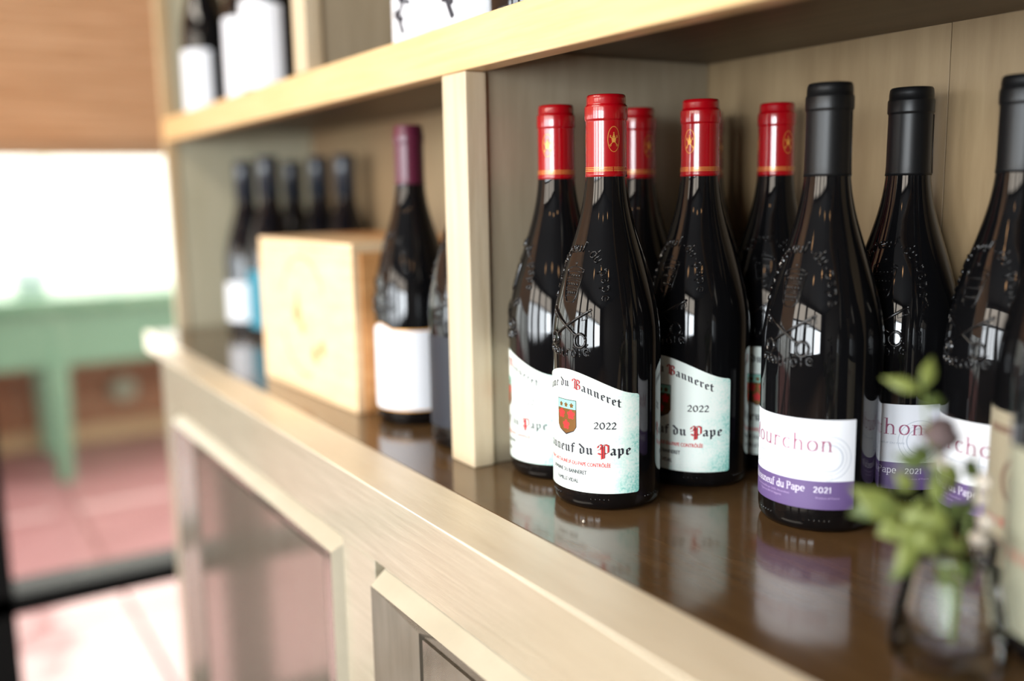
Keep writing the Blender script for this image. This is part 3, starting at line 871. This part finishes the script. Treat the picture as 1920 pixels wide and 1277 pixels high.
def label_sheet(name, a0, a1, zb, top, m, parent, R=BR+0.0003, n=48, rows=None, mats=None, rc=0.0015):
    """paper label round the bottle, from angle a0 to a1; top(a) gives its upper edge; UV 0..1"""
    V, F, I, UV = [], [], [], []
    rows = rows or [0, .06, .3, .6, .94, 1]
    for i in range(n+1):
        u = i/n
        # denser at the ends for rounded corners
        a = a0+(a1-a0)*(0.5-0.5*math.cos(PI*u))*1.0
        d = min(a-a0, a1-a)*R
        c = rc-math.sqrt(max(0, rc*rc-(rc-d)**2)) if d < rc else 0
        zt_, zb2 = top(a)-c, zb+c
        for t in rows:
            V.append((R*math.cos(a), R*math.sin(a), zb2+(zt_-zb2)*t)); UV.append(((a-a0)/(a1-a0), t))
    k = len(rows)
    for i in range(n):
        for j in range(k-1):
            F.append((i*k+j, (i+1)*k+j, (i+1)*k+j+1, i*k+j+1))
            if mats: I.append(0 if rows[j+1] <= rows[1]+1e-6 else 1)
    o = mesh_obj(name, V, F, m, parent, smooth=True, mats=mats, midx=I if mats else None)
    uv = o.data.uv_layers.new(name='UVMap')
    for lp in o.data.loops: uv.data[lp.index].uv = UV[lp.vertex_index]
    return o

# ---- red capsule bottle -------------------------------------------------
def mint_top(a):
    d = abs(math.degrees(a))
    xs = [0, 9, 22, 32, 45, 60, 72, 82]; ys_ = [.1036, .1033, .1010, .0985, .0945, .0898, .0872, .0864]
    return float(np.interp(d, xs, ys_))
def mint_top_s(a):   # smoothed
    return sum(mint_top(a+rad(k)) for k in (-6, -3, 0, 3, 6))/5

def make_red():
    root = empty('wine_bottle')
    body = glass_body(root)
    cap = lathe('capsule', CAP_RED, M_RED, root, 56)
    R = 0.01500
    polys = []
    for k in range(3): print_obj('gold_emblem', [(M_GOLD, emblem_polys(rad(120*k)*R, 0.2667), R+0.00006)], cap)
    bands = []
    for z, w in ((0.2468, .0004), (0.2456, .0004), (0.2444, .0004)):
        bands += [[(R*2*PI*i/72, z), (R*2*PI*(i+1)/72, z), (R*2*PI*(i+1)/72, z+w), (R*2*PI*i/72, z+w)] for i in range(72)]
    print_obj('gold_bands', [(M_GOLD, bands, R+0.00012)], cap)
    lab = label_sheet('label', rad(-81), rad(81), 0.0135, mint_top_s, M_MINT, root, rc=0.0022)
    LR = BR+0.00042
    # title following the wave of the upper edge
    zf = lambda s_: mint_top_s(s_/LR)-0.0128
    ink, red, ink2 = [], [], []
    for t, pg in placed('Domaine du Banneret', BLK, 0.0043, 0.00105, rad(40), 0.0, zf, 0.08, justify=0.0875):
        if t == 'B': red += pg
        else: ink += pg
    # dark hairline inside the red capital
    def hair(s_, z_, k, ch):
        out = []
        for pl_ in BLK[ch][1]:
            out += nib_polys([(s_+px*k, z_+py*k) for px, py in pl_], 0.00035, rad(40), .5)
        return out
    for t, pg in placed('2022', RO, 0.0044, 0.0010, rad(30), LR*rad(44.5), lambda s_: 0.0617, 0.16, th=.35, justify=0.0162): ink2 += pg
    main = placed('Cha^teauneuf du Pape', BLK, 0.0050, 0.00125, rad(40), 0.0, lambda s_: 0.0422, 0.06, justify=0.1030)
    for t, pg in main:
        if t in ('P',): red += pg
        else: ink += pg
    redl = text_polys('APPELLATION CHÂTEAUNEUF-DU-PAPE CONTRÔLÉE', 0.0028, 0.0715, 0.0, 0.0333)
    l1 = text_polys('DOMAINE DU BANNERET', 0.0029, 0.0360, 0.0, 0.0268)
    l2 = text_polys('FAMILLE VIDAL', 0.0029, 0.0225, 0.0, 0.0198)
    hb = [s_ for t, pg in placed('Domaine du Banneret', BLK, 0.0043, 0.00030, rad(40), 0.0, zf, 0.08, th=.6, justify=0.0875) if t == 'B' for s_ in pg]
    hp = [s_ for t, pg in placed('Cha^teauneuf du Pape', BLK, 0.0050, 0.00030, rad(40), 0.0, lambda s_: 0.0422, 0.06, th=.6, justify=0.1030) if t == 'P' for s_ in pg]
    hb = [[(x+0.0005, z+0.0003) for x, z in q] for q in hb]; hp = [[(x+0.0006, z+0.0003) for x, z in q] for q in hp]
    print_obj('lettering', [(M_INK, ink, LR), (M_INK, ink2, LR), (M_REDINK, red, LR), (M_INK, hb+hp, LR+0.00005), (M_REDINK, redl, LR), (M_INK, l1+l2, LR)], lab)
    # coat of arms
    w2 = 0.0094; z1, z2, z3, z4 = 0.0805, 0.0738, 0.0612, 0.0556
    edge = [[(-w2-.0005, z1+.0005), (-w2-.0005, z3), (-w2*.8, z3-.0034), (0, z4-.0011), (w2*.8, z3-.0034), (w2+.0005, z3), (w2+.0005, z1+.0005)]]
    field = [[(-w2, z2), (-w2, z3), (-w2*.78, z3-.0028), (0, z4), (w2*.78, z3-.0028), (w2, z3), (w2, z2)]]
    chief = [[(-w2, z2+.0002), (w2, z2+.0002), (w2, z1), (-w2, z1)]]
    ros = flower(-.0055, .0768, .0019)+flower(0, .0768, .0019)+flower(.0055, .0768, .0019)
    reds = flower(-.0049, .0700, .0038)+flower(.0049, .0700, .0038)+flower(0, .0620, .0038)
    M_CHIEF = bpy.data.materials.get('mint_ink') or mat('mint_ink', srgb(140, 200, 184), rough=0.5)
    print_obj('coat_of_arms', [(M_INK, edge, LR), (M_GOLDB, field, LR+.00005), (M_CHIEF, chief, LR+.00005), (M_GOLDB, ros, LR+.0001), (M_REDINK, reds, LR+.0001)], lab)
    return root

# ---- black capsule bottle -------------------------------------------------
CAP_BLK = [(0.0148, 0.2375), (0.0157, 0.2375), (0.0154, 0.2400), (0.0152, 0.244), (0.0149, 0.2795), (0.0150, 0.2805), (0.0156, 0.2810), (0.0157, 0.2820), (0.0157, 0.2890), (0.0155, 0.2900), (0.0150, 0.2905), (0.0149, 0.2945), (0.0145, 0.2972), (0.0136, 0.2984), (0.0001, 0.2985)]
def make_black():
    root = empty('wine_bottle')
    glass_body(root)
    cap = lathe('capsule', CAP_BLK, M_BLACKCAP, root, 56)
    V, F = ridge([], 0, 0)
    # folded seam of the foil
    tube('foil_seam', [(0.0157*math.cos(1.9), 0.0157*math.sin(1.9), 0.2385), (0.0154*math.cos(1.9), 0.0154*math.sin(1.9), 0.255), (0.0152*math.cos(1.9), 0.0152*math.sin(1.9), 0.2795)], 0.0003, M_BLACKCAP, cap, 5)
    lab = label_sheet('label', rad(-71), rad(71), 0.0168, lambda a: 0.0785, None, root, n=40, rows=[0, (0.0364-.0168)/(.0785-.0168), .6, 1], mats=[M_PURPLE, M_WHITEPAPER], rc=0.0004)
    LR = BR+0.00042
    g1 = ring(LR*rad(46), .0525, .0150, .0150, .0005, 40)+ring(LR*rad(46), .0525, .0118, .0118, .0003, 36)+ring(LR*rad(46), .0525, .0095, .0095, .0008, 36)
    g1 += ring(LR*rad(-46), .0545, .0150, .0150, .0005, 40)+ring(LR*rad(-46), .0545, .0118, .0118, .0003, 36)
    g1 += ring(LR*rad(46), .0355+.0035, .0025, .0025, .0003, 16)
    name_ = []
    for t, pg in placed('Mourchon', SERIF, 0.0070, 0.00110, 0.0, -0.0022, lambda s_: 0.0570, 0.28, th=.35, justify=0.0740): name_ += pg
    sub = text_polys('APPELLATION CHATEAUNEUF DU PAPE', 0.0013, 0.045, 0.0, 0.0500)
    cdp = []
    for t, pg in placed('Cha^teauneuf du Pape', SERIF, 0.0033, 0.00062, 0.0, -0.0105, lambda s_: 0.0287, 0.14, th=.45, justify=0.0560): cdp += pg
    for t, pg in placed('2021', RO, 0.0036, 0.0007, 0.0, LR*rad(41), lambda s_: 0.0287, 0.2, th=.45, justify=0.0115): cdp += pg
    sm = text_polys('Produce of France', 0.0013, 0.0155, LR*rad(46), 0.0243)
    sm += text_polys('Mis en bouteille par SARL Mourchon', 0.0014, 0.034, -0.010, 0.0252)+text_polys('Vigneron 84110 Séguret', 0.0014, 0.022, -0.010, 0.0226)
    print_obj('lettering', [(M_LTGREY, g1, LR-.00005), (M_INKP, name_, LR), (M_LTGREY, sub, LR), (M_WHITEINK, cdp, LR), (M_LILACINK, sm, LR)], lab)
    return root

# ---- generic bottle with plain label -------------------------------------------
def make_plain(cap_mat, label_fn, k=1.0, cap='ring', crest=False, m=None, name='wine_bottle'):
    root = empty(name)
    glass_body(root, scaled(PROF, k), m, crest)
    if cap == 'ring': lathe('capsule', scaled(CAP_RED, k), cap_mat, root, 40)
    else: lathe('screw_cap', scaled([(0.0150, 0.232), (0.0170, 0.232), (0.0170, 0.2972), (0.0163, 0.2985), (0.0001, 0.2985)], k), cap_mat, root, 40)
    if label_fn: label_fn(root)
    return root

# ================================================================== PLACE THE BOTTLES, RIGHT BAY
def put(o, x, y, z, rot, label, group, caprot=None):
    o.location = (x, y, z); o.rotation_euler = (0, 0, rad(rot))
    tag(o, label, 'bottle', group)
    if caprot is not None:
        for c in o.children:
            if c.name.startswith('capsule'): c.rotation_euler = (0, 0, rad(caprot-rot))
    return o
red0 = make_red()
G1 = 'red-capsuled wine bottles in the right bay'
REDS = [(-0.5585, 0.0488, -84, -16.4, 'frontmost red-capsuled wine bottle, its whole wavy mint label with coat of arms in view'),
        (-0.6397, 0.0612, -119, -62.3, 'red-capsuled wine bottle beside the divider, left of the frontmost one, label half covered'),
        (-0.6370, 0.1432, -84, 0, 'red-capsuled wine bottle directly behind the frontmost one, only neck and shoulder showing'),
        (-0.5585, 0.1410, -86.5, -75.9, 'red-capsuled wine bottle just right of and behind the frontmost one, most of its mint label in view'),
        (-0.6397, 0.2243, -84, 20, 'red-capsuled wine bottle by the back corner, almost wholly hidden, sliver of red capsule showing'),
        (-0.5570, 0.2238, -62, -10, 'red-capsuled wine bottle furthest right of the reds, narrow slice of mint label showing')]
for i, (x, y, r_, c_, lb) in enumerate(REDS):
    put(red0 if i == 0 else copy_tree(red0), x, y, 0.0, r_, lb, G1, c_)
blk0 = make_black()
G2 = 'black-capsuled wine bottles with purple banded labels'
BLKS = [(-0.4370, 0.1426, -86.5, 'frontmost black-capsuled wine bottle with white and purple label dated 2021'),
        (-0.4330, 0.2238, -78, 'black-capsuled wine bottle at the back wall behind the leafy sprig, label in shade'),
        (-0.3505, 0.2243, -105, 'black-capsuled wine bottle cut by the right edge of the photo, white and purple label')]
for i, (x, y, r_, lb) in enumerate(BLKS):
    put(blk0 if i == 0 else copy_tree(blk0), x, y, 0.0, r_, lb, G2)
# turn the shaded bottle so its label's right part faces the camera
blks = [o for o in COL.objects if o.get('group') == G2]

# near bottles at the right edge
def beige_label(root):
    lab = label_sheet('label', rad(-62), rad(62), 0.012, lambda a: 0.103, M_BEIGE, root, rc=0.002)
    LR = BR+.00042
    g = ring(0, .064, .0125, .0150, .0030, 32)+ring(0, .064, .0070, .0090, .0008, 24)
    bars = [[(-.026, .0905), (.026, .0905), (.026, .0950), (-.026, .0950)]]
    r_ = [[(-.024+.006*k, .036), (-.0195+.006*k, .036), (-.0195+.006*k, .0415), (-.024+.006*k, .0415)] for k in range(8)]
    r2_ = [[(-.018, .026), (.018, .026), (.018, .0272), (-.018, .0272)]]
    print_obj('seal', [(M_BEIGEINK, g, LR), (M_BEIGEINK, bars, LR), (M_PINKINK, r_+r2_, LR)], lab)
def cream_label(root):
    lab = label_sheet('label', rad(-68), rad(68), 0.014, lambda a: 0.104+0.003*math.cos(a*1.3), M_CREAM, root, rc=0.010)
    LR = BR+.00042
    r_ = [[(-.030+.0075*k, .050), (-.0245+.0075*k, .050), (-.0245+.0075*k, .055), (-.030+.0075*k, .055)] for k in range(8)]
    print_obj('seal', [(M_PINKINK, r_, LR), (M_BEIGEINK, ring(0, .078, .010, .012, .0015), LR)], lab)
b1 = make_plain(M_BLACKCAP, beige_label)
put(b1, -0.2790, 0.1660, 0, -98, 'wine bottle with beige label and round brown seal near the right edge', None)
b2 = make_plain(M_BLACKCAP, cream_label)
put(b2, -0.2215, 0.0870, 0, -90, 'nearest wine bottle with cream label at the right edge beside the glass vase', None)

# ================================================================== LEFT BAY
def gold_white_label(root):
    zf = lambda a: 0.0975+(0.006*max(0, 1-abs(a)/rad(22))**0.6 if abs(a) < rad(22) else 0)
    lab = label_sheet('label', rad(-80), rad(80), 0.0150, lambda a: zf(a)+0.0006, M_GOLD, root, R=BR+.00025, n=60)
    label_sheet('label_face', rad(-78.2), rad(78.2), 0.0163, lambda a: zf(a)-0.0009, M_WHITEPAPER, lab, R=BR+.0004, n=60)
def white_label(root): label_sheet('label', rad(-62), rad(62), 0.022, lambda a: 0.088, M_WHITEPAPER, root)
def teal_label(root): label_sheet('label', rad(-70), rad(70), 0.018, lambda a: 0.112, M_TEALPAPER, root)
w1 = make_plain(M_PURPCAP, gold_white_label, crest=True)
put(w1, -0.8770, 0.0465, 0, -84, 'burgundy-capsuled wine bottle with white gold-edged label beside the pine crate', None)
w2 = make_plain(M_PURPCAP, lambda r_: label_sheet('label', rad(-75), rad(75), 0.020, lambda a: 0.104, M_SHADEDLABEL, r_), crest=True)
put(w2, -0.7590, 0.0480, 0, -60, 'dark wine bottle in shade between the gold-edged labelled bottle and the divider', None)
G3 = 'slate-capped wine bottles behind the pine crate'
L0 = make_plain(M_NAVYCAP, white_label, k=0.975, cap='screw', m=M_GLASS2)
L1 = make_plain(M_NAVYCAP, teal_label, k=0.992, cap='screw', m=M_GLASS2)
put(L0, -1.6300, 0.1050, 0, -50, 'slate-capped wine bottle with white label at the far left end of the bay', G3)
put(L1, -1.5480, 0.1190, 0, -75, 'slate-capped wine bottle with teal label against the left side of the crate', G3)
put(copy_tree(L0), -1.6300, 0.1900, 0, -80, 'slate-capped wine bottle third from the left above the crate, its cap lower than its neighbours', G3)
put(copy_tree(L1), -1.5480, 0.2060, 0, -80, 'slate-capped wine bottle second from the right above the crate', G3)
put(copy_tree(L1), -1.4660, 0.2200, 0, -80, 'slate-capped wine bottle rightmost of those above the crate', G3)

# pine crate
cr = empty('wooden_crate', (-1.063, -0.0055, 0.0), rad(2.0))
tag(cr, 'pale pine wine crate with a branded mark, standing in the left bay', 'crate')
cw, chh, cd, th = 0.139, 0.181, 0.175, 0.009
box('front_panel', -cw, cw, 0.0, th, 0.0, chh-0.0102, M_PINE, cr, 0.0012)
box('back_panel', -cw, cw, cd-th, cd, 0.0, chh-0.0102, M_PINE, cr, 0.0012)
box('side_panel', cw-th, cw+0.002, th+0.0004, cd-th-.0004, 0.0, chh-0.0102, M_PINE2, cr, 0.0012)
box('side_panel', -cw-0.002, -cw+th, th+0.0004, cd-th-.0004, 0.0, chh-0.0102, M_PINE2, cr, 0.0012)
box('bottom_board', -cw+th, cw-th, th, cd-th, 0.001, 0.009, M_PINE2, cr)
for k in range(2):
    box('lid_board', -cw, cw, k*cd/2+0.0004, (k+1)*cd/2-0.0004, chh-0.010, chh, M_PINE if k == 0 else M_PINE2, cr, 0.001)
# branded mark: an arc of burnt blocks over a flame shape, printed on the front
def flat_print(name, polys, y, m, parent):
    V, F = [], []
    for pg in polys:
        b = len(V); V += [(x, y, z) for x, z in pg]; F.append(tuple(range(b, b+len(pg))))
    return mesh_obj(name, V, F, m, parent)
bp_ = []
def arcband(r0, r1, a0, a1, n, cz=0.092):
    out = []
    for k in range(n):
        a, b = rad(a0+(a1-a0)*k/n), rad(a0+(a1-a0)*(k+1)/n)
        out.append([(r0*math.cos(a), cz+r0*math.sin(a)), (r0*math.cos(b), cz+r0*math.sin(b)), (r1*math.cos(b), cz+r1*math.sin(b)), (r1*math.cos(a), cz+r1*math.sin(a))])
    return out
bp_ += arcband(0.068, 0.071, 25, 160, 20) + arcband(0.068, 0.071, 200, 285, 14)
bp_ += [[(-.030, .085), (-.012, .082), (-.006, .095), (-.012, .105), (-.018, .122), (-.023, .105), (-.032, .096)]]
bp_ += [disc(.030, .050, .010, 12), disc(.052, .060, .009, 12), disc(-.005, .078, .008, 10)]
tag(flat_print('branded_mark', bp_, -0.0002, M_BRAND, cr), kind='stuff')

# ================================================================== UPPER SHELF
def tall_white(root): label_sheet('label', rad(-70), rad(70), 0.005, lambda a: 0.100, M_WHITEPAPER, root)
def dome_white(root): label_sheet('label', rad(-74), rad(74), 0.008, lambda a: 0.112+0.010*math.cos(a), M_WHITEPAPER, root)
def vine_white(root):
    lab = label_sheet('label', rad(-75), rad(75), 0.004, lambda a: 0.120, M_WHITEPAPER, root)
    LR = BR+.00042; g = []
    for m_ in (-1,):
        pts = [(m_*.004, .012), (m_*.010, .026), (m_*.002, .040), (m_*.010, .055), (m_*.001, .070), (m_*.009, .088), (m_*.002, .108)]
        g += [q for q in nib_polys(pts, .0045, rad(40), .7)]
        for (x, z) in pts[1:]: g.append(disc(x+m_*.004, z+.003, .0050, 8)); g.append(disc(x-m_*.005, z-.002, .0030, 8))
    print_obj('vine_drawing', [(M_INK, g, LR)], lab)
G4 = 'wine bottles on the upper shelf, left bay'
u0 = make_plain(M_BLACKCAP, tall_white); u1 = make_plain(M_BLACKCAP, dome_white); u2 = make_plain(M_BLACKCAP, vine_white)
u3 = make_plain(M_BLACKCAP, lambda r_: label_sheet('label', rad(-60), rad(60), 0.018, lambda a: 0.095, M_LTGREY, r_))
put(u0, -1.6280, 0.0560, RT, -78, 'upper shelf wine bottle leftmost, with plain white rectangular label', G4)
put(u3, -1.5400, 0.0980, RT, 60, 'upper shelf wine bottle turned dark side out behind the leftmost one', G4)
put(copy_tree(u1), -1.4350, 0.0700, RT, -70, 'upper shelf wine bottle with cream domed label, second from the stile', G4)
put(u1, -1.3050, 0.0560, RT, -72, 'upper shelf wine bottle with taller domed white label next to the stile', G4)
G5 = 'wine bottles on the upper shelf, middle bay'
put(u2, -0.8300, 0.0560, RT, -70, 'upper shelf wine bottle with white label and black vine drawing, left one of two', G5)
put(copy_tree(u2), -0.7440, 0.0560, RT, -62, 'upper shelf wine bottle with white label and black vine drawing, right one of two', G5)
put(copy_tree(u3), -0.6590, 0.0600, RT, 40, 'upper shelf wine bottle mostly hidden by the rail, dark glass showing at the top edge', G5)

# ================================================================== VASE WITH SPRIG
vx, vy = -0.2590, 0.0270
vs = empty('glass_vase', (vx, vy, 0.0))
tag(vs, 'small clear glass bud vase at the right front of the counter', 'vase')
outer = [(0.0001, 0.0), (0.0235, 0.0), (0.0262, 0.0015), (0.0272, 0.006), (0.0268, 0.014), (0.0245, 0.028), (0.0212, 0.042), (0.0200, 0.052), (0.0210, 0.062)]
inner = [(0.0200, 0.0625), (0.0186, 0.052), (0.0197, 0.042), (0.0228, 0.028), (0.0245, 0.015), (0.0200, 0.010), (0.0001, 0.009)]
lathe('glass_wall', outer+inner, M_VASE, vs, 48)
sp = empty('leafy_sprig', (vx, vy, 0.0))
tag(sp, 'fresh green leafy sprig with pale blossoms standing in the glass vase', 'plant')
rs = random.Random(11)
def rel(p): return Vector(p)-Vector((vx, vy, 0))
stems = [[(0.002, 0.001, 0.011), (-0.004, -0.002, 0.055), rel((-0.268, 0.018, 0.100)), rel((-0.277, 0.023, 0.139))],
         [(-0.003, 0.002, 0.011), (-0.006, -0.004, 0.058), rel((-0.266, 0.006, 0.075)), rel((-0.276, -0.010, 0.084))],
         [(0.004, -0.003, 0.011), (0.003, 0.004, 0.058), rel((-0.258, 0.040, 0.085)), rel((-0.262, 0.046, 0.104))],
         [(0.0, 0.005, 0.011), (0.002, -0.006, 0.058), rel((-0.258, 0.012, 0.085)), rel((-0.264, 0.016, 0.108))]]
for st in stems: tube('stem', st, [0.0011, 0.0011, 0.0008, 0.0005], M_STEM, sp, 7)
LEAVES = [(( -0.270, 0.000, 0.074), (-0.280, -0.020, 0.090), .014, 0), ((-0.268, 0.000, 0.072), (-0.272, -0.012, 0.068), .013, 0), ((-0.272, -0.004, 0.082), (-0.285, -0.018, 0.075), .011, 1),
          ((-0.276, 0.021, 0.132), (-0.288, 0.008, 0.139), .007, 0), ((-0.276, 0.022, 0.133), (-0.276, 0.030, 0.149), .007, 0), ((-0.274, 0.022, 0.128), (-0.268, 0.030, 0.126), .007, 1),
          ((-0.266, 0.012, 0.098), (-0.276, 0.002, 0.104), .008, 1), ((-0.264, 0.004, 0.068), (-0.262, -0.010, 0.050), .009, 0), ((-0.262, 0.006, 0.060), (-0.268, -0.008, 0.044), .008, 1),
          ((-0.262, 0.008, 0.080), (-0.268, 0.000, 0.066), .011, 0), ((-0.260, 0.012, 0.080), (-0.256, 0.010, 0.066), .012, 0), ((-0.258, 0.020, 0.082), (-0.254, 0.026, 0.070), .011, 1),
          ((-0.260, 0.036, 0.090), (-0.262, 0.048, 0.098), .009, 1), ((-0.258, 0.030, 0.080), (-0.258, 0.042, 0.068), .010, 1), ((-0.262, 0.016, 0.092), (-0.258, 0.024, 0.100), .009, 0),
          ((-0.258, 0.030, 0.062), (-0.252, 0.036, 0.034), .008, 1), ((-0.256, 0.022, 0.064), (-0.250, 0.018, 0.050), .009, 0), ((-0.266, 0.004, 0.088), (-0.270, -0.004, 0.098), .008, 0),
          ((-0.262, 0.014, 0.074), (-0.266, 0.006, 0.058), .010, 0), ((-0.262, 0.010, 0.070), (-0.254, 0.004, 0.060), .010, 0), ((-0.264, 0.008, 0.100), (-0.272, 0.016, 0.110), .008, 1)]
for q in range(16):
    bx = (-0.262+rs.uniform(-.007, .006), 0.018+rs.uniform(-.018, .022), 0.064+rs.uniform(-.006, .030))
    LEAVES.append((bx, (bx[0]+rs.uniform(-.010, .006), bx[1]+rs.uniform(-.014, .012), bx[2]+rs.uniform(-.018, .010)), rs.uniform(.006, .010), rs.randint(0, 1)))
for a, b, w_, mm in LEAVES:
    leaf('leaf', rel(a), rel(b), w_, (M_LEAF, M_LEAFD)[mm], sp, 0.18, Vector((0.75, -0.6, 0.35)))
def blob(name, c, r, m, parent, seed):
    q = random.Random(seed); V, F = [], []
    n1, n2 = 8, 10
    for i in range(n1+1):
        for j in range(n2):
            t, p_ = PI*i/n1, 2*PI*j/n2; k = r*(1+q.uniform(-.18, .18))
            V.append((c[0]+k*math.sin(t)*math.cos(p_), c[1]+k*math.sin(t)*math.sin(p_), c[2]+k*math.cos(t)))
    for i in range(n1):
        for j in range(n2): F.append((i*n2+j, (i+1)*n2+j, (i+1)*n2+(j+1) % n2, i*n2+(j+1) % n2))
    return mesh_obj(name, V, F, m, parent, smooth=True)
blob('flower_head', rel((-0.268, 0.026, 0.111)), 0.0085, M_DRY, sp, 1)
blob('blossom', rel((-0.264, 0.021, 0.099)), 0.0035, M_BLOOM, sp, 2)
for i, p in enumerate([(-0.259, 0.047, 0.078), (-0.257, 0.050, 0.066), (-0.258, 0.046, 0.058), (-0.256, 0.044, 0.088)]):
    blob('blossom', rel(p), 0.0042, M_BLOOM, sp, 5+i)

# a crumb on the counter in front of the bottles
cb = blob('cork_crumb', (0, 0, 0.0012), 0.0011, M_BLOOM, None, 30)
cb.location = (-0.517, -0.004, 0.0)
tag(cb, 'tiny pale cork crumb on the counter in front of the frontmost bottle', 'crumb')
